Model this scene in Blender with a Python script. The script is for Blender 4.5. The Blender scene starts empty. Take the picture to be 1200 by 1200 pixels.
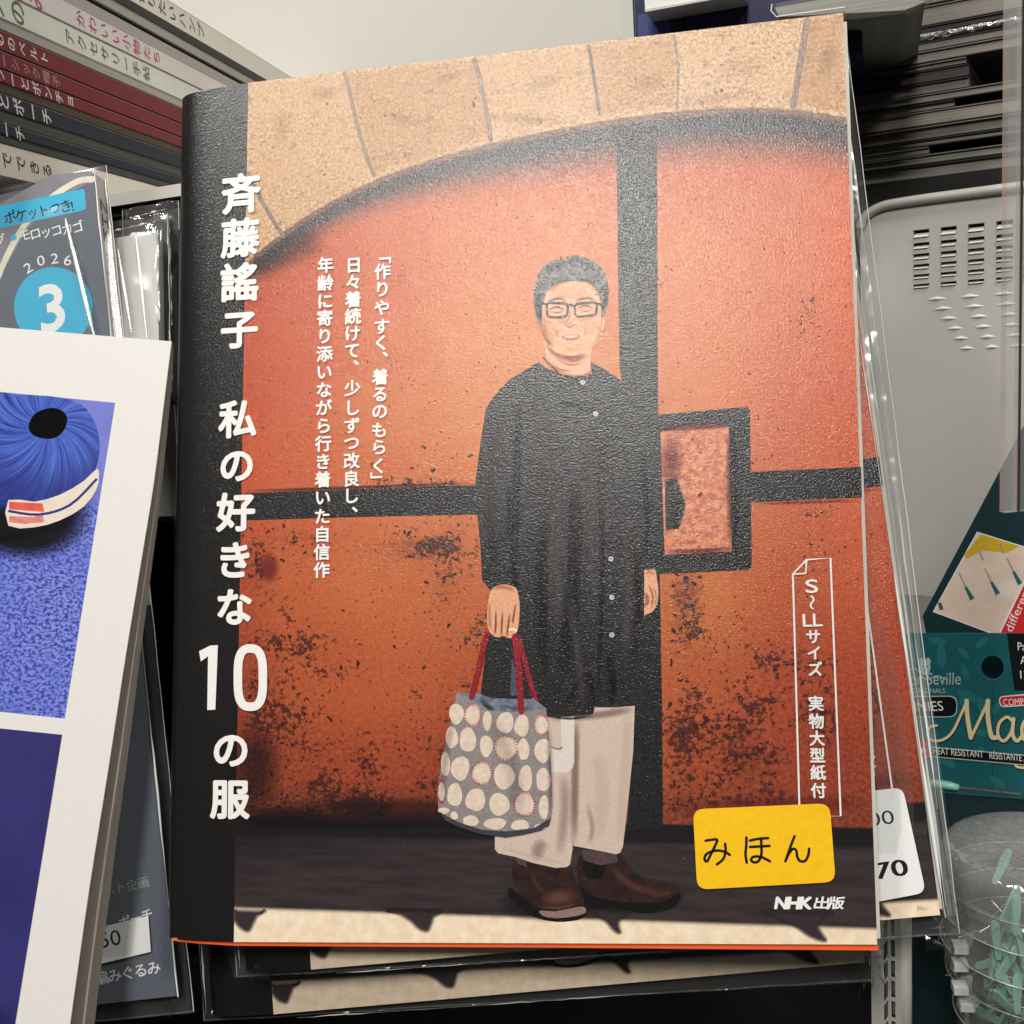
import bpy, math, random
import numpy as np
from mathutils import Vector, Matrix
random.seed(7)
SC = bpy.context.scene
COL = SC.collection
# ------------------------------------------------------------------ camera
F = 1250.0
RC = np.array([[0.9860711926, 0.0363040543, 0.1623133350],
               [0.1547506809, 0.1574056872, -0.9753336231],
               [-0.0609576069, 0.9868664881, 0.1495951366]])
CC = np.array([0.1544962518, -0.2665778077, 0.1605654626])
cam = bpy.data.objects.new('camera', bpy.data.cameras.new('camera'))
COL.objects.link(cam)
m4 = np.eye(4); m4[:3, :3] = RC; m4[:3, 3] = CC
cam.matrix_world = Matrix(m4.tolist())
cam.data.sensor_width = 36; cam.data.lens = 36*F/1200
cam.data.clip_start = .01; cam.data.clip_end = 50
SC.camera = cam
# ------------------------------------------------------------------ world, lamps, exposure
w = bpy.data.worlds.new('World'); SC.world = w; w.use_nodes = True
w.node_tree.nodes['Background'].inputs[0].default_value = (1.0, .97, .93, 1)
w.node_tree.nodes['Background'].inputs[1].default_value = .035
SC.view_settings.view_transform = 'Standard'; SC.view_settings.look = 'None'
SC.view_settings.exposure = 0.12; SC.view_settings.gamma = 1
SC.render.engine = 'CYCLES'
SC.cycles.use_denoising = True
SC.cycles.max_bounces = 8; SC.cycles.transparent_max_bounces = 24
SC.cycles.caustics_reflective = False; SC.cycles.caustics_refractive = False

def lamp(name, loc, target, size, power, col=(1, .97, .925)):
    l = bpy.data.lights.new(name, 'AREA'); l.shape = 'DISK'; l.size = size
    l.energy = power; l.color = col
    o = bpy.data.objects.new(name, l); COL.objects.link(o)
    o.location = loc
    o.rotation_euler = (Vector(target)-Vector(loc)).to_track_quat('-Z', 'Y').to_euler()
    return o
lamp('ceiling_lamp', (.0, -1.25, 1.22), (.12, .05, .2), .42, 16)
lamp('ceiling_lamp', (-.75, -.75, 1.75), (.1, .05, .12), .35, 15)
lamp('ceiling_lamp', (.95, -.8, 1.7), (.15, .05, .1), .35, 15)

# ------------------------------------------------------------------ geometry of the view: photo pixel (1200 px) -> point on a plane
TAU = math.radians(15)
EX = np.array([1., 0, 0]); EY = np.array([0, math.sin(TAU), math.cos(TAU)]); EN = np.cross(EX, EY)
def mat4(o, x, y, z):
    m = np.eye(4); m[:3, 0] = x; m[:3, 1] = y; m[:3, 2] = z; m[:3, 3] = o; return m
M0 = mat4(np.zeros(3), EX, EY, EN)
def ray(px, py):
    return RC @ np.array([(px-600)/F, (600-py)/F, -1.0])
def hit(px, py, o, n):
    d = ray(px, py); return CC + d*(np.dot(o-CC, n)/np.dot(d, n))
def L(px, py, M=M0, z=0.0):
    n = M[:3, 2]; p = hit(px, py, M[:3, 3]+n*z, n)
    q = M[:3, :3].T @ (p-M[:3, 3]); return np.array([q[0], q[1]])
def W(px, py, Y):
    return hit(px, py, np.array([0, Y, 0.]), np.array([0, 1., 0]))
def project(p):
    q = RC.T @ (np.asarray(p)-CC); return np.array([600+F*q[0]/-q[2], 600-F*q[1]/-q[2]])
def shift(M, x=0, y=0, z=0):
    M = M.copy(); M[:3, 3] = M[:3, 3] + M[:3, 0]*x + M[:3, 1]*y + M[:3, 2]*z; return M
def rod(r):
    t = np.linalg.norm(r)+1e-12; k = r/t
    K = np.array([[0, -k[2], k[1]], [k[2], 0, -k[0]], [-k[1], k[0], 0]])
    return np.eye(3)+np.sin(t)*K+(1-np.cos(t))*K@K
def fitframe(loc, pix, M, wr=60, iters=60):
    """pose of a flat thing from known local points and where they are seen"""
    loc = np.array([(a, b, 0) for a, b in loc]); pix = np.array(pix, float)
    def res(p):
        Rr = rod(p[:3]) @ M[:3, :3]; t = M[:3, 3]+p[3:]
        e = np.array([project(Rr @ q + t) for q in loc])-pix
        return np.concatenate([e.ravel(), wr*p[:3]])
    p = np.zeros(6)
    for _ in range(iters):
        e = res(p); J = np.array([(res(p+d)-e)/1e-6 for d in np.eye(6)*1e-6]).T
        p = p-np.linalg.lstsq(J.T@J+1e-6*np.eye(6), J.T@e, rcond=None)[0]
    R2 = np.eye(4); R2[:3, :3] = rod(p[:3]) @ M[:3, :3]; R2[:3, 3] = M[:3, 3]+p[3:]
    (lambda *a: 0)('FIT', np.round(res(p), 1).tolist(), np.round(p, 3).tolist())
    return R2

def fitlean(loc, pix, M, zfix=None, iters=80):
    """the same for a sheet that may only slide, turn in its own plane and lean back"""
    pix = np.array(pix, float)
    def pose(p):
        c, s = math.cos(p[0]), math.sin(p[0]); ca, sa = math.cos(p[1]), math.sin(p[1])
        A = np.array([[1, 0, 0], [0, ca, -sa], [0, sa, ca]]) @ np.array([[c, -s, 0], [s, c, 0], [0, 0, 1]])
        R2 = np.eye(4); R2[:3, :3] = M[:3, :3] @ A; R2[:3, 3] = M[:3, 3]+M[:3, :3] @ np.array([p[2], p[3], p[4]]); return R2
    def res(p):
        Q = pose(p); return np.concatenate([(np.array([project(Q[:3, :3] @ np.array([a, b, 0])+Q[:3, 3]) for a, b in loc])-pix).ravel(), [45*p[1], 8000*p[4]]])
    p = np.zeros(5)
    for _ in range(iters):
        e = res(p); J = np.array([(res(p+d)-e)/1e-6 for d in np.eye(5)*1e-6]).T
        p = p-np.linalg.lstsq(J.T@J+1e-6*np.eye(5), J.T@e, rcond=None)[0]
    (lambda *a: 0)('LEAN', np.round(res(p), 1).tolist(), np.round(p, 4).tolist()); return pose(p)

# ------------------------------------------------------------------ materials
def lin(c):
    return tuple(((v/255)/12.92 if v/255 <= .04045 else ((v/255+.055)/1.055)**2.4) for v in c)
class NT:
    def __init__(s, name):
        s.m = bpy.data.materials.new(name); s.m.use_nodes = True; s.t = s.m.node_tree
        s.t.nodes.clear(); s.out = s.t.nodes.new('ShaderNodeOutputMaterial')
        s.tc = s.t.nodes.new('ShaderNodeTexCoord').outputs['Object']
    def set(s, sock, v):
        if isinstance(v, bpy.types.NodeSocket): s.t.links.new(v, sock)
        elif isinstance(v, (tuple, list)) and len(v) == 3 and sock.type == 'RGBA': sock.default_value = (*v, 1)
        else: sock.default_value = v
    def math(s, op, a, b=0.0, clamp=False):
        n = s.t.nodes.new('ShaderNodeMath'); n.operation = op; n.use_clamp = clamp
        s.set(n.inputs[0], a); s.set(n.inputs[1], b); return n.outputs[0]
    def mix(s, f, a, b, mode='MIX'):
        n = s.t.nodes.new('ShaderNodeMix'); n.data_type = 'RGBA'; n.blend_type = mode
        s.set(n.inputs['Factor'], f); s.set(n.inputs[6], a); s.set(n.inputs[7], b); return n.outputs[2]
    def step(s, v, a, b, lo=0.0, hi=1.0, smooth=True):
        n = s.t.nodes.new('ShaderNodeMapRange'); n.interpolation_type = 'SMOOTHSTEP' if smooth else 'LINEAR'
        s.set(n.inputs[0], v); s.set(n.inputs[1], a); s.set(n.inputs[2], b); s.set(n.inputs[3], lo); s.set(n.inputs[4], hi)
        return n.outputs[0]
    def scale(s, v=(1, 1, 1), coord=None, off=(0, 0, 0)):
        n = s.t.nodes.new('ShaderNodeMapping'); s.set(n.inputs[0], coord or s.tc)
        n.inputs['Scale'].default_value = v; n.inputs['Location'].default_value = off; return n.outputs[0]
    def noise(s, sc, detail=3, rough=.55, coord=None, col=False):
        n = s.t.nodes.new('ShaderNodeTexNoise'); s.set(n.inputs['Vector'], coord or s.tc)
        n.inputs['Scale'].default_value = sc; n.inputs['Detail'].default_value = detail; n.inputs['Roughness'].default_value = rough
        return n.outputs[1 if col else 0]
    def voro(s, sc, coord=None, feat='F1', out=0):
        n = s.t.nodes.new('ShaderNodeTexVoronoi'); n.feature = feat; s.set(n.inputs['Vector'], coord or s.tc)
        n.inputs['Scale'].default_value = sc; return n.outputs[out]
    def xyz(s, coord=None):
        n = s.t.nodes.new('ShaderNodeSeparateXYZ'); s.set(n.inputs[0], coord or s.tc); return n.outputs
    def attr(s, name):
        n = s.t.nodes.new('ShaderNodeAttribute'); n.attribute_name = name; return n
    def bump(s, h, strength=.3, dist=.001):
        n = s.t.nodes.new('ShaderNodeBump'); s.set(n.inputs['Height'], h)
        n.inputs['Strength'].default_value = strength; n.inputs['Distance'].default_value = dist; return n.outputs[0]
    def film(s, col, link=True):           # matt print under an embossed glossy film
        n = s.t.nodes.new('ShaderNodeBsdfPrincipled'); s.set(n.inputs['Base Color'], col); s.set(n.inputs['Roughness'], .6)
        s.set(n.inputs['Specular IOR Level'], .15); s.set(n.inputs['Coat Weight'], 1.0); s.set(n.inputs['Coat Roughness'], .2); s.set(n.inputs['Coat IOR'], 1.55)
        s.set(n.inputs['Coat Normal'], emboss(s))
        if link: s.t.links.new(n.outputs[0], s.out.inputs[0])
        return n.outputs[0]
    def bsdf(s, col, rough=.5, spec=.5, normal=None, metal=0.0, link=True, sheen=0):
        n = s.t.nodes.new('ShaderNodeBsdfPrincipled'); s.set(n.inputs['Base Color'], col); s.set(n.inputs['Roughness'], rough)
        s.set(n.inputs['Specular IOR Level'], spec); s.set(n.inputs['Metallic'], metal)
        if normal is not None: s.set(n.inputs['Normal'], normal)
        if link: s.t.links.new(n.outputs[0], s.out.inputs[0])
        return n.outputs[0]

KC = 1.0
def emboss(nt):     # the fine leather grain pressed into the cover's film
    h = nt.math('ADD', nt.noise(2100, 2, .5), nt.math('MULTIPLY', nt.noise(900, 2, .5), .35))
    return nt.bump(h, .44, .0003)
def plain(name, rgb, rough=.55, spec=.4, var=.12, vs=60, bump=None, stretch=None, metal=0.0):
    nt = NT(name); c = lin(rgb)
    co = nt.scale(stretch) if stretch else None
    f = nt.noise(vs, 4, .6, co)
    k = nt.step(f, .3, .7, 1-var, 1+var, False)
    n = nt.t.nodes.new('ShaderNodeMix'); n.data_type = 'RGBA'; n.blend_type = 'MULTIPLY'
    n.inputs['Factor'].default_value = 1; nt.set(n.inputs[6], c)
    cb = nt.t.nodes.new('ShaderNodeCombineColor'); [nt.set(cb.inputs[i], k) for i in range(3)]
    nt.set(n.inputs[7], cb.outputs[0])
    nm = nt.bump(nt.noise(bump[0], 3), bump[1], bump[2]) if bump else None
    nt.bsdf(n.outputs[2], rough, spec, nm, metal); return nt.m
def printed(name, rgb, var=.15, vs=900, detail=3, rough=.36, rgb2=None, grain=True, stretch=None):
    nt = NT(name)
    f = nt.noise(vs, detail, .65, nt.scale(stretch) if stretch else None)
    a = lin(rgb); b = lin(rgb2) if rgb2 else tuple(v*(1-var*2) for v in a)
    a2 = a if rgb2 else tuple(v*(1+var) for v in a)
    nt.film(nt.mix(nt.step(f, .32, .68), b, a2)); return nt.m
def soft(name, rgb, grain=True):       # printed tint that fades out to nothing at its rim
    nt = NT(name); al = nt.attr('alpha').outputs['Fac']
    p = nt.film(lin(rgb), False) if grain else nt.bsdf(lin(rgb), .4, .3, link=False)
    tr = nt.t.nodes.new('ShaderNodeBsdfTransparent'); mx = nt.t.nodes.new('ShaderNodeMixShader')
    nt.set(mx.inputs[0], al); nt.set(mx.inputs[1], tr.outputs[0]); nt.set(mx.inputs[2], p)
    nt.t.links.new(mx.outputs[0], nt.out.inputs[0]); return nt.m
def clear(name, base=.03, edge=.5, rough=.11, tint=(.97, .98, .97), wob=(28, .14, .004), milk=0.0):
    nt = NT(name); nm = nt.bump(nt.noise(wob[0], 2), wob[1], wob[2]) if wob else None
    tr = nt.t.nodes.new('ShaderNodeBsdfTransparent'); tr.inputs[0].default_value = (*tint, 1)
    gl = nt.t.nodes.new('ShaderNodeBsdfGlossy'); gl.inputs['Roughness'].default_value = rough
    lw = nt.t.nodes.new('ShaderNodeLayerWeight'); lw.inputs[0].default_value = .35
    if nm is not None: nt.set(gl.inputs['Normal'], nm); nt.set(lw.inputs['Normal'], nm)
    fac = nt.step(lw.outputs['Facing'], .2, 1.0, base, edge, False)
    mx = nt.t.nodes.new('ShaderNodeMixShader'); nt.set(mx.inputs[0], fac); nt.set(mx.inputs[1], tr.outputs[0]); nt.set(mx.inputs[2], gl.outputs[0])
    res = mx.outputs[0]
    if milk:
        df = nt.t.nodes.new('ShaderNodeBsdfDiffuse'); df.inputs[0].default_value = (.8, .8, .77, 1)
        m2 = nt.t.nodes.new('ShaderNodeMixShader'); m2.inputs[0].default_value = milk
        nt.set(m2.inputs[1], res); nt.set(m2.inputs[2], df.outputs[0]); res = m2.outputs[0]
    nt.t.links.new(res, nt.out.inputs[0]); return nt.m
def pages_mat(name, rgb, axis, freq=1500, contrast=.35):
    nt = NT(name); sc = [8, 8, 8]; sc[axis] = freq
    f = nt.noise(1, 3, .7, nt.scale(tuple(sc)))
    c = lin(rgb); nt.bsdf(nt.mix(nt.step(f, .3, .7), tuple(v*(1-contrast) for v in c), c), .8, .1); return nt.m

# ------------------------------------------------------------------ objects
def obj(name, verts, faces, mats, parent=None, mi=None, smooth=False, M=None):
    me = bpy.data.meshes.new(name); me.from_pydata([tuple(map(float, v)) for v in verts], [], [tuple(f) for f in faces])
    for m in (mats if isinstance(mats, (list, tuple)) else [mats]): me.materials.append(m)
    if mi: me.polygons.foreach_set('material_index', mi)
    if smooth: me.polygons.foreach_set('use_smooth', [True]*len(faces))
    me.update()
    o = bpy.data.objects.new(name, me); COL.objects.link(o)
    if parent: o.parent = parent
    if M is not None: o.matrix_world = Matrix(M.tolist())
    return o
def tag(o, label=None, cat=None, group=None, kind=None):
    for k, v in (('label', label), ('category', cat), ('group', group), ('kind', kind)):
        if v: o[k] = v
    return o
def thing(name, label, cat, M, group=None):
    o = bpy.data.objects.new(name, None); COL.objects.link(o); o.empty_display_size = .02
    o.matrix_world = Matrix(M.tolist()); return tag(o, label, cat, group)
def clone(o, parent=None):
    c = o.copy(); COL.objects.link(c)
    if parent: c.parent = parent
    for ch in list(o.children): clone(ch, c)
    return c
class MB:
    def __init__(s): s.v = []; s.f = []; s.mi = []; s.mats = []; s.al = []
    def mid(s, m):
        if m not in s.mats: s.mats.append(m)
        return s.mats.index(m)
    def face(s, vs, m, al=None):
        b = len(s.v); s.v += [tuple(v) for v in vs]; s.f.append(tuple(range(b, b+len(vs)))); s.mi.append(s.mid(m)); s.al += (al or [1.0]*len(vs))
    def mesh(s, vs, fs, m):
        b = len(s.v); s.v += [tuple(v) for v in vs]; s.al += [1.0]*len(vs)
        for f in fs: s.f.append(tuple(b+i for i in f)); s.mi.append(s.mid(m))
    def box(s, x0, x1, y0, y1, z0, z1, m):
        s.mesh([(x, y, z) for x in (x0, x1) for y in (y0, y1) for z in (z0, z1)],
               [(0, 1, 3, 2), (4, 6, 7, 5), (0, 4, 5, 1), (2, 3, 7, 6), (0, 2, 6, 4), (1, 5, 7, 3)], m)
    def prism(s, pts, z0, z1, m, mside=None):
        n = len(pts); a = sum(pts[i][0]*pts[(i+1) % n][1]-pts[(i+1) % n][0]*pts[i][1] for i in range(n))
        if a < 0: pts = pts[::-1]
        s.face([(x, y, z1) for x, y in pts], m)
        s.face([(x, y, z0) for x, y in pts[::-1]], m)
        for i in range(n):
            (ax, ay), (bx, by) = pts[i], pts[(i+1) % n]
            s.face([(ax, ay, z0), (bx, by, z0), (bx, by, z1), (ax, ay, z1)], mside or m)
    def tube(s, pts, r, m, seg=6, rs=None):
        pts = [np.array(p, float) for p in pts]; n = len(pts); vs = []; fs = []
        for i, p in enumerate(pts):
            t = pts[min(i+1, n-1)]-pts[max(i-1, 0)]; t = t/(np.linalg.norm(t)+1e-12)
            u = np.cross(t, [0, 0, 1.]); 
            if np.linalg.norm(u) < 1e-3: u = np.cross(t, [1., 0, 0])
            u /= np.linalg.norm(u); v = np.cross(t, u); rr = rs[i] if rs else r
            for k in range(seg):
                a = 2*math.pi*k/seg; vs.append(p+rr*(math.cos(a)*u+math.sin(a)*v))
        for i in range(n-1):
            for k in range(seg):
                a = i*seg+k; b = i*seg+(k+1) % seg; fs.append((a, b, b+seg, a+seg))
        fs.append(tuple(range(seg))[::-1]); fs.append(tuple((n-1)*seg+k for k in range(seg)))
        s.mesh(vs, fs, m)
    def build(s, name, parent=None, smooth=False, M=None):
        o = obj(name, s.v, s.f, s.mats, parent, s.mi, smooth, M)
        if any(a != 1.0 for a in s.al):
            at = o.data.attributes.new('alpha', 'FLOAT', 'POINT'); at.data.foreach_set('value', s.al)
        return o
def spline(pts, n=4, closed=True):
    P = [np.array(p, float) for p in pts]; k = len(P); out = []
    for i in range(k if closed else k-1):
        g = (lambda j: P[j % k]) if closed else (lambda j: P[max(0, min(k-1, j))])
        a, b, c, d = g(i-1), g(i), g(i+1), g(i+2)
        for j in range(n):
            t = j/n; out.append(.5*((2*b)+(c-a)*t+(2*a-5*b+4*c-d)*t*t+(3*b-a-3*c+d)*t**3))
    if not closed: out.append(P[-1])
    return out
def rrect(q, r, n=5):        # rounded quadrilateral from four corners
    out = []; q = [np.array(p, float) for p in q]
    for i in range(4):
        p, a, b = q[i], q[i-1], q[(i+1) % 4]
        u = (a-p)/np.linalg.norm(a-p)*r; v = (b-p)/np.linalg.norm(b-p)*r
        for k in range(n+1):
            t = k/n; out.append((1-t)**2*(p+u)+2*t*(1-t)*p+t*t*(p+v))
    return out

_GL = {}
def glyph(ch, bold=0.0):
    if (ch, 0) in _GL: return _GL[ch, 0]
    bold = 0
    cu = bpy.data.curves.new('g', 'FONT'); cu.body = ch; cu.size = 1; cu.resolution_u = 4; cu.fill_mode = 'FRONT'
    o = bpy.data.objects.new('g', cu); COL.objects.link(o)
    me = bpy.data.meshes.new_from_object(o.evaluated_get(bpy.context.evaluated_depsgraph_get()))
    v = np.array([x.co[:2] for x in me.vertices]).reshape(-1, 2); f = [tuple(p.vertices) for p in me.polygons]
    bpy.data.objects.remove(o); bpy.data.curves.remove(cu); bpy.data.meshes.remove(me)
    _GL[ch, bold] = (v, f); return v, f

class Art(MB):
    """flat printing on a sheet: traced in photo pixels, stored in the sheet's own metres"""
    def __init__(s, M=M0, z=0.0, dz=6e-7, zr=0.0): super().__init__(); s.M = M; s.z = z; s.dz = dz; s.zr = zr
    def l(s, p): return L(p[0], p[1], s.M, s.zr)
    def up(s): s.z += s.dz; return s.z
    def poly(s, pts, m, sm=0, off=0):
        if sm: pts = spline(pts, sm)
        z = s.up(); q = [s.l(p) for p in pts]
        a = sum(q[i-1][0]*q[i][1]-q[i][0]*q[i-1][1] for i in range(len(q)))
        if a < 0: q = q[::-1]
        s.face([(x, y, z) for x, y in q], m)
    def blob(s, cx, cy, rx, ry, m, n=20, rot=0, jit=0):
        c, sn = math.cos(rot), math.sin(rot); pts = []
        for k in range(n):
            a = -2*math.pi*k/n; j = 1+jit*random.uniform(-1, 1); x, y = rx*j*math.cos(a), ry*j*math.sin(a)
            pts.append((cx+c*x-sn*y, cy+sn*x+c*y))
        s.poly(pts, m)
    def softpoly(s, pts, m, wd=4.0, a=1.0):
        P = [np.array(p, float) for p in pts]; n = len(P); z = s.up(); ar = sum(P[i-1][0]*P[i][1]-P[i][0]*P[i-1][1] for i in range(n))
        if ar < 0: P = P[::-1]
        inn, out = [], []
        for i in range(n):
            t = P[(i+1) % n]-P[i-1]; t = t/(np.linalg.norm(t)+1e-9); nn = np.array([-t[1], t[0]])
            inn.append((*s.l(P[i]+nn*wd/2*.9), z)); out.append((*s.l(P[i]-nn*wd/2), z))
        s.face(inn, m, [a]*n)
        for i in range(n): j = (i+1) % n; s.face([inn[i], out[i], out[j], inn[j]], m, [a, 0, 0, a])
    def fade(s, cx, cy, rx, ry, m, a=1.0, core=.3, rot=0, n=28):
        z = s.up(); c, sn = math.cos(rot), math.sin(rot); rings = []
        for k, al in ((0.0, a), (core, a), ((core+1)/2, a*.5), (1.0, 0.0)):
            rings.append([(*s.l((cx+c*rx*k*math.cos(t)-sn*ry*k*math.sin(t), cy+sn*rx*k*math.cos(t)+c*ry*k*math.sin(t))), z, al)
                          for t in [-2*math.pi*i/n for i in range(n)]])
        for r0, r1 in zip(rings, rings[1:]):
            for i in range(n):
                j = (i+1) % n; q = [r0[i], r1[i], r1[j], r0[j]]
                s.face([p[:3] for p in q], m, [p[3] for p in q])
    def stroke(s, pts, wd, m, sm=4, taper=False, closed=False):
        if sm: pts = spline(pts, sm, closed)
        pts = [np.array(p, float) for p in pts]; n = len(pts); z = s.up(); left = []; right = []
        for i, p in enumerate(pts):
            t = (pts[(i+1) % n]-pts[i-1]) if closed else pts[min(i+1, n-1)]-pts[max(i-1, 0)]
            t = t/(np.linalg.norm(t)+1e-9); nn = np.array([t[1], -t[0]])
            ww = wd[min(int(i/(n-1)*(len(wd)-1)), len(wd)-1)] if isinstance(wd, (list, tuple)) else wd
            if taper: ww *= max(.15, math.sin(math.pi*(i+.5)/n))**.6
            left.append(s.l(p-nn*ww/2)); right.append(s.l(p+nn*ww/2))
        vs = [(*p, z) for p in left]+[(*p, z) for p in right]; fs = []
        for i in range(n if closed else n-1):
            j = (i+1) % n; fs.append((n+i, n+j, j, i))
        s.mesh(vs, fs, m)
        if not closed and not taper:
            for p in (pts[0], pts[-1]):
                ww = wd if not isinstance(wd, (list, tuple)) else wd[0]; s.blob(p[0], p[1], ww/2, ww/2, m, 10); 
    def softstroke(s, pts, wd, m, a=.6, sm=4):
        pts = [np.array(p, float) for p in spline(pts, sm, False)]; n = len(pts); z = s.up(); rows = []
        for i, p in enumerate(pts):
            t = pts[min(i+1, n-1)]-pts[max(i-1, 0)]; t = t/(np.linalg.norm(t)+1e-9); nn = np.array([t[1], -t[0]])
            e = a*min(1, 4*min(i, n-1-i)/n+.0)
            rows.append([(*s.l(p+nn*wd*k), z, al) for k, al in ((-.5, 0), (-.2, e*.7), (0, e), (.2, e*.7), (.5, 0))])
        for r0, r1 in zip(rows, rows[1:]):
            for k in range(4):
                q = [r0[k], r1[k], r1[k+1], r0[k+1]]
                q = q[::-1]
                s.face([x[:3] for x in q], m, [x[3] for x in q])
    def char(s, ch, cx, cy, sw, sh, m, bold=.02, rot=0.0, shear=0.0, fit=False, ang=0.0):
        """a glyph centred at photo pixel (cx,cy), sw x sh pixels to the em (or to its own box when fit)"""
        v, f = glyph(ch, bold)
        if not len(v): return
        if fit:
            lo, hi = v.min(0), v.max(0); g = (v-(lo+hi)/2)/(hi-lo)
        else: g = v-np.array([.5, .38])
        c = s.l((cx, cy)); jx = np.linalg.norm(s.l((cx+1, cy))-c); jy = np.linalg.norm(s.l((cx, cy+1))-c)
        x, y = g[:, 0].copy(), g[:, 1].copy()
        if rot: x, y = math.cos(rot)*x-math.sin(rot)*y, math.sin(rot)*x+math.cos(rot)*y
        x = x*sw*jx+shear*y*sh*jy; y = y*sh*jy
        if ang: x, y = math.cos(ang)*x-math.sin(ang)*y, math.sin(ang)*x+math.cos(ang)*y
        r = bold*.62*max(sw*jx if not fit else sh*jy, 1e-9)
        for k in range(9 if bold else 1):      # heavier weight: the glyph overprinted a hair to every side
            dx, dy = (0, 0) if k == 0 else (r*math.cos(k*math.pi/4), r*math.sin(k*math.pi/4))
            s.mesh([(c[0]+a+dx, c[1]+b+dy, s.z+k*5e-7) for a, b in zip(x, y)], f, m)
    def vtext(s, txt, ys, x0, x1, size, m, bold=.025):
        for ch, y in zip(txt, ys):
            x = x0+(x1-x0)*(y-ys[0])/(ys[-1]-ys[0])
            if ch in '「」':
                s.char(ch, x, y, size, size, m, bold, rot=-math.pi/2)
            elif ch in '、。': s.char(ch, x+size*.55, y-size*.45, size, size, m, bold)
            elif ch == '〜': s.char(ch, x, y, size, size, m, bold, rot=-math.pi/2)
            else: s.char(ch, x, y, size, size, m, bold)
    def htext(s, txt, p0, p1, size, m, bold=.02, ang=None, sh=None, shear=0.0):
        """characters spread evenly from pixel p0 to pixel p1 (centres)"""
        n = len(txt); a, b = s.l(p0), s.l(p1); ang = math.atan2(*(b-a)[::-1]) if ang is None else ang
        for i, ch in enumerate(txt):
            t = i/max(1, n-1); s.char(ch, p0[0]+(p1[0]-p0[0])*t, p0[1]+(p1[1]-p0[1])*t, size, sh or size, m, bold, ang=ang, shear=shear)
    def line(s, txt, p0, p1, hpx, m, bold=.01, shear=0.0):
        """a proportional word set between two pixels on its baseline, letters hpx tall"""
        v, f = glyph(txt, bold)
        lo, hi = v.min(0), v.max(0); a, b = s.l(p0), s.l(p1); d = b-a; Lg = np.linalg.norm(d); d = d/Lg; n = np.array([-d[1], d[0]])
        cap = .7; jy = np.linalg.norm(s.l((p0[0], p0[1]+1))-a); k = Lg/(hi[0]-lo[0]); ky = hpx*jy/cap; z = s.up()
        s.mesh([(*(a+d*((x-lo[0])*k+shear*y*ky)+n*y*ky), z) for x, y in v], f, m)

# ================================================================== shelf, walls
WALL = plain('wall_paint', (205, 202, 195), .6, .3, .03, 8)
DARK = plain('black_board', (9, 9, 10), .7, .2, .1)
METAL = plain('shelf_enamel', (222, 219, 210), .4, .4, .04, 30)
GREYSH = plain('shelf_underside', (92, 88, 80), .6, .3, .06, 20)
def struct(name, M=None): return tag(mb.build(name, M=M), kind='structure')
mb = MB(); mb.box(-.6, .9, .42, .44, -.4, .8, WALL); struct('back_wall')
mb = MB(); mb.box(-.6, .9, -.01, .42, -.09, -.075, DARK); struct('shelf_board')

# ================================================================== the sewing book
WHITE = printed('white_ink', (246, 243, 238), .02, rough=.4)
BLACKSTRIP = printed('black_film', (20, 19, 19), .10, 1500, rough=.38)
ENDP = plain('orange_endpaper', (240, 96, 40), .6, .3, .05)
PAGES = pages_mat('page_edges', (226, 222, 212), 2, 4500)
def lx(px, py): return L(px, py)[0]
def ly(px, py): return L(px, py)[1]
BL = L(190, 1101); BR = L(1028, 1107); TR = L(988, 15); TL = L(207, 111); BT = L(291, 97); BB = L(274, 1104)
# tint of the printed photograph over the cover (columns px 280..1020, rows px 20..1105)
TX = [275, 350, 450, 560, 650, 745, 830, 930, 1025]
TY = [60, 200, 300, 400, 500, 580, 680, 800, 900, 960]
TC = [[(205,90,55)]*9,
 [(190,70,45),(196,76,50),(200,84,56),(206,90,60),(206,90,60),(200,86,58),(204,88,60),(204,84,58),(212,78,48)],
 [(186,56,42),(200,70,50),(212,88,62),(218,104,74),(218,106,76),(214,104,72),(216,102,72),(212,92,66),(222,82,50)],
 [(198,64,48),(206,78,56),(216,98,70),(224,116,82),(226,120,86),(218,108,76),(218,104,72),(210,90,64),(214,76,52)],
 [(200,68,50),(208,82,60),(218,104,74),(222,114,80),(222,114,80),(214,104,70),(218,104,72),(204,82,60),(204,74,54)],
 [(198,68,52),(206,82,60),(212,96,68),(214,100,70),(212,100,70),(208,96,66),(212,98,66),(206,84,60),(206,76,54)],
 [(176,62,44),(198,84,58),(204,92,62),(198,88,60),(198,88,60),(200,90,58),(206,98,64),(198,76,54),(196,70,50)],
 [(152,50,38),(182,72,50),(190,78,54),(180,70,48),(180,70,48),(190,80,52),(186,76,52),(178,60,46),(172,54,42)],
 [(110,34,30),(150,52,42),(164,56,44),(150,48,38),(150,50,40),(172,68,44),(164,60,44),(154,50,42),(146,44,38)],
 [(40,18,18),(70,28,24),(88,34,28),(86,32,27),(86,32,27),(120,48,36),(128,50,40),(130,46,40),(122,40,36)]]
TCL = .90*np.array([[lin((c[0]*.99, min(255, c[1]*1.16), min(255, c[2]*.86))) for c in r] for r in TC])
def tint(px, py):
    px = min(max(px, TX[0]), TX[-1]-.01); py = min(max(py, TY[0]), TY[-1]-.01)
    i = max(k for k in range(9) if TX[k] <= px); j = max(k for k in range(10) if TY[k] <= py)
    a = (px-TX[i])/(TX[i+1]-TX[i]); b = (py-TY[j])/(TY[j+1]-TY[j]); a = a*a*(3-2*a); b = b*b*(3-2*b)
    return (TCL[j, i]*(1-a)+TCL[j, i+1]*a)*(1-b)+(TCL[j+1, i]*(1-a)+TCL[j+1, i+1]*a)*b
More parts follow.
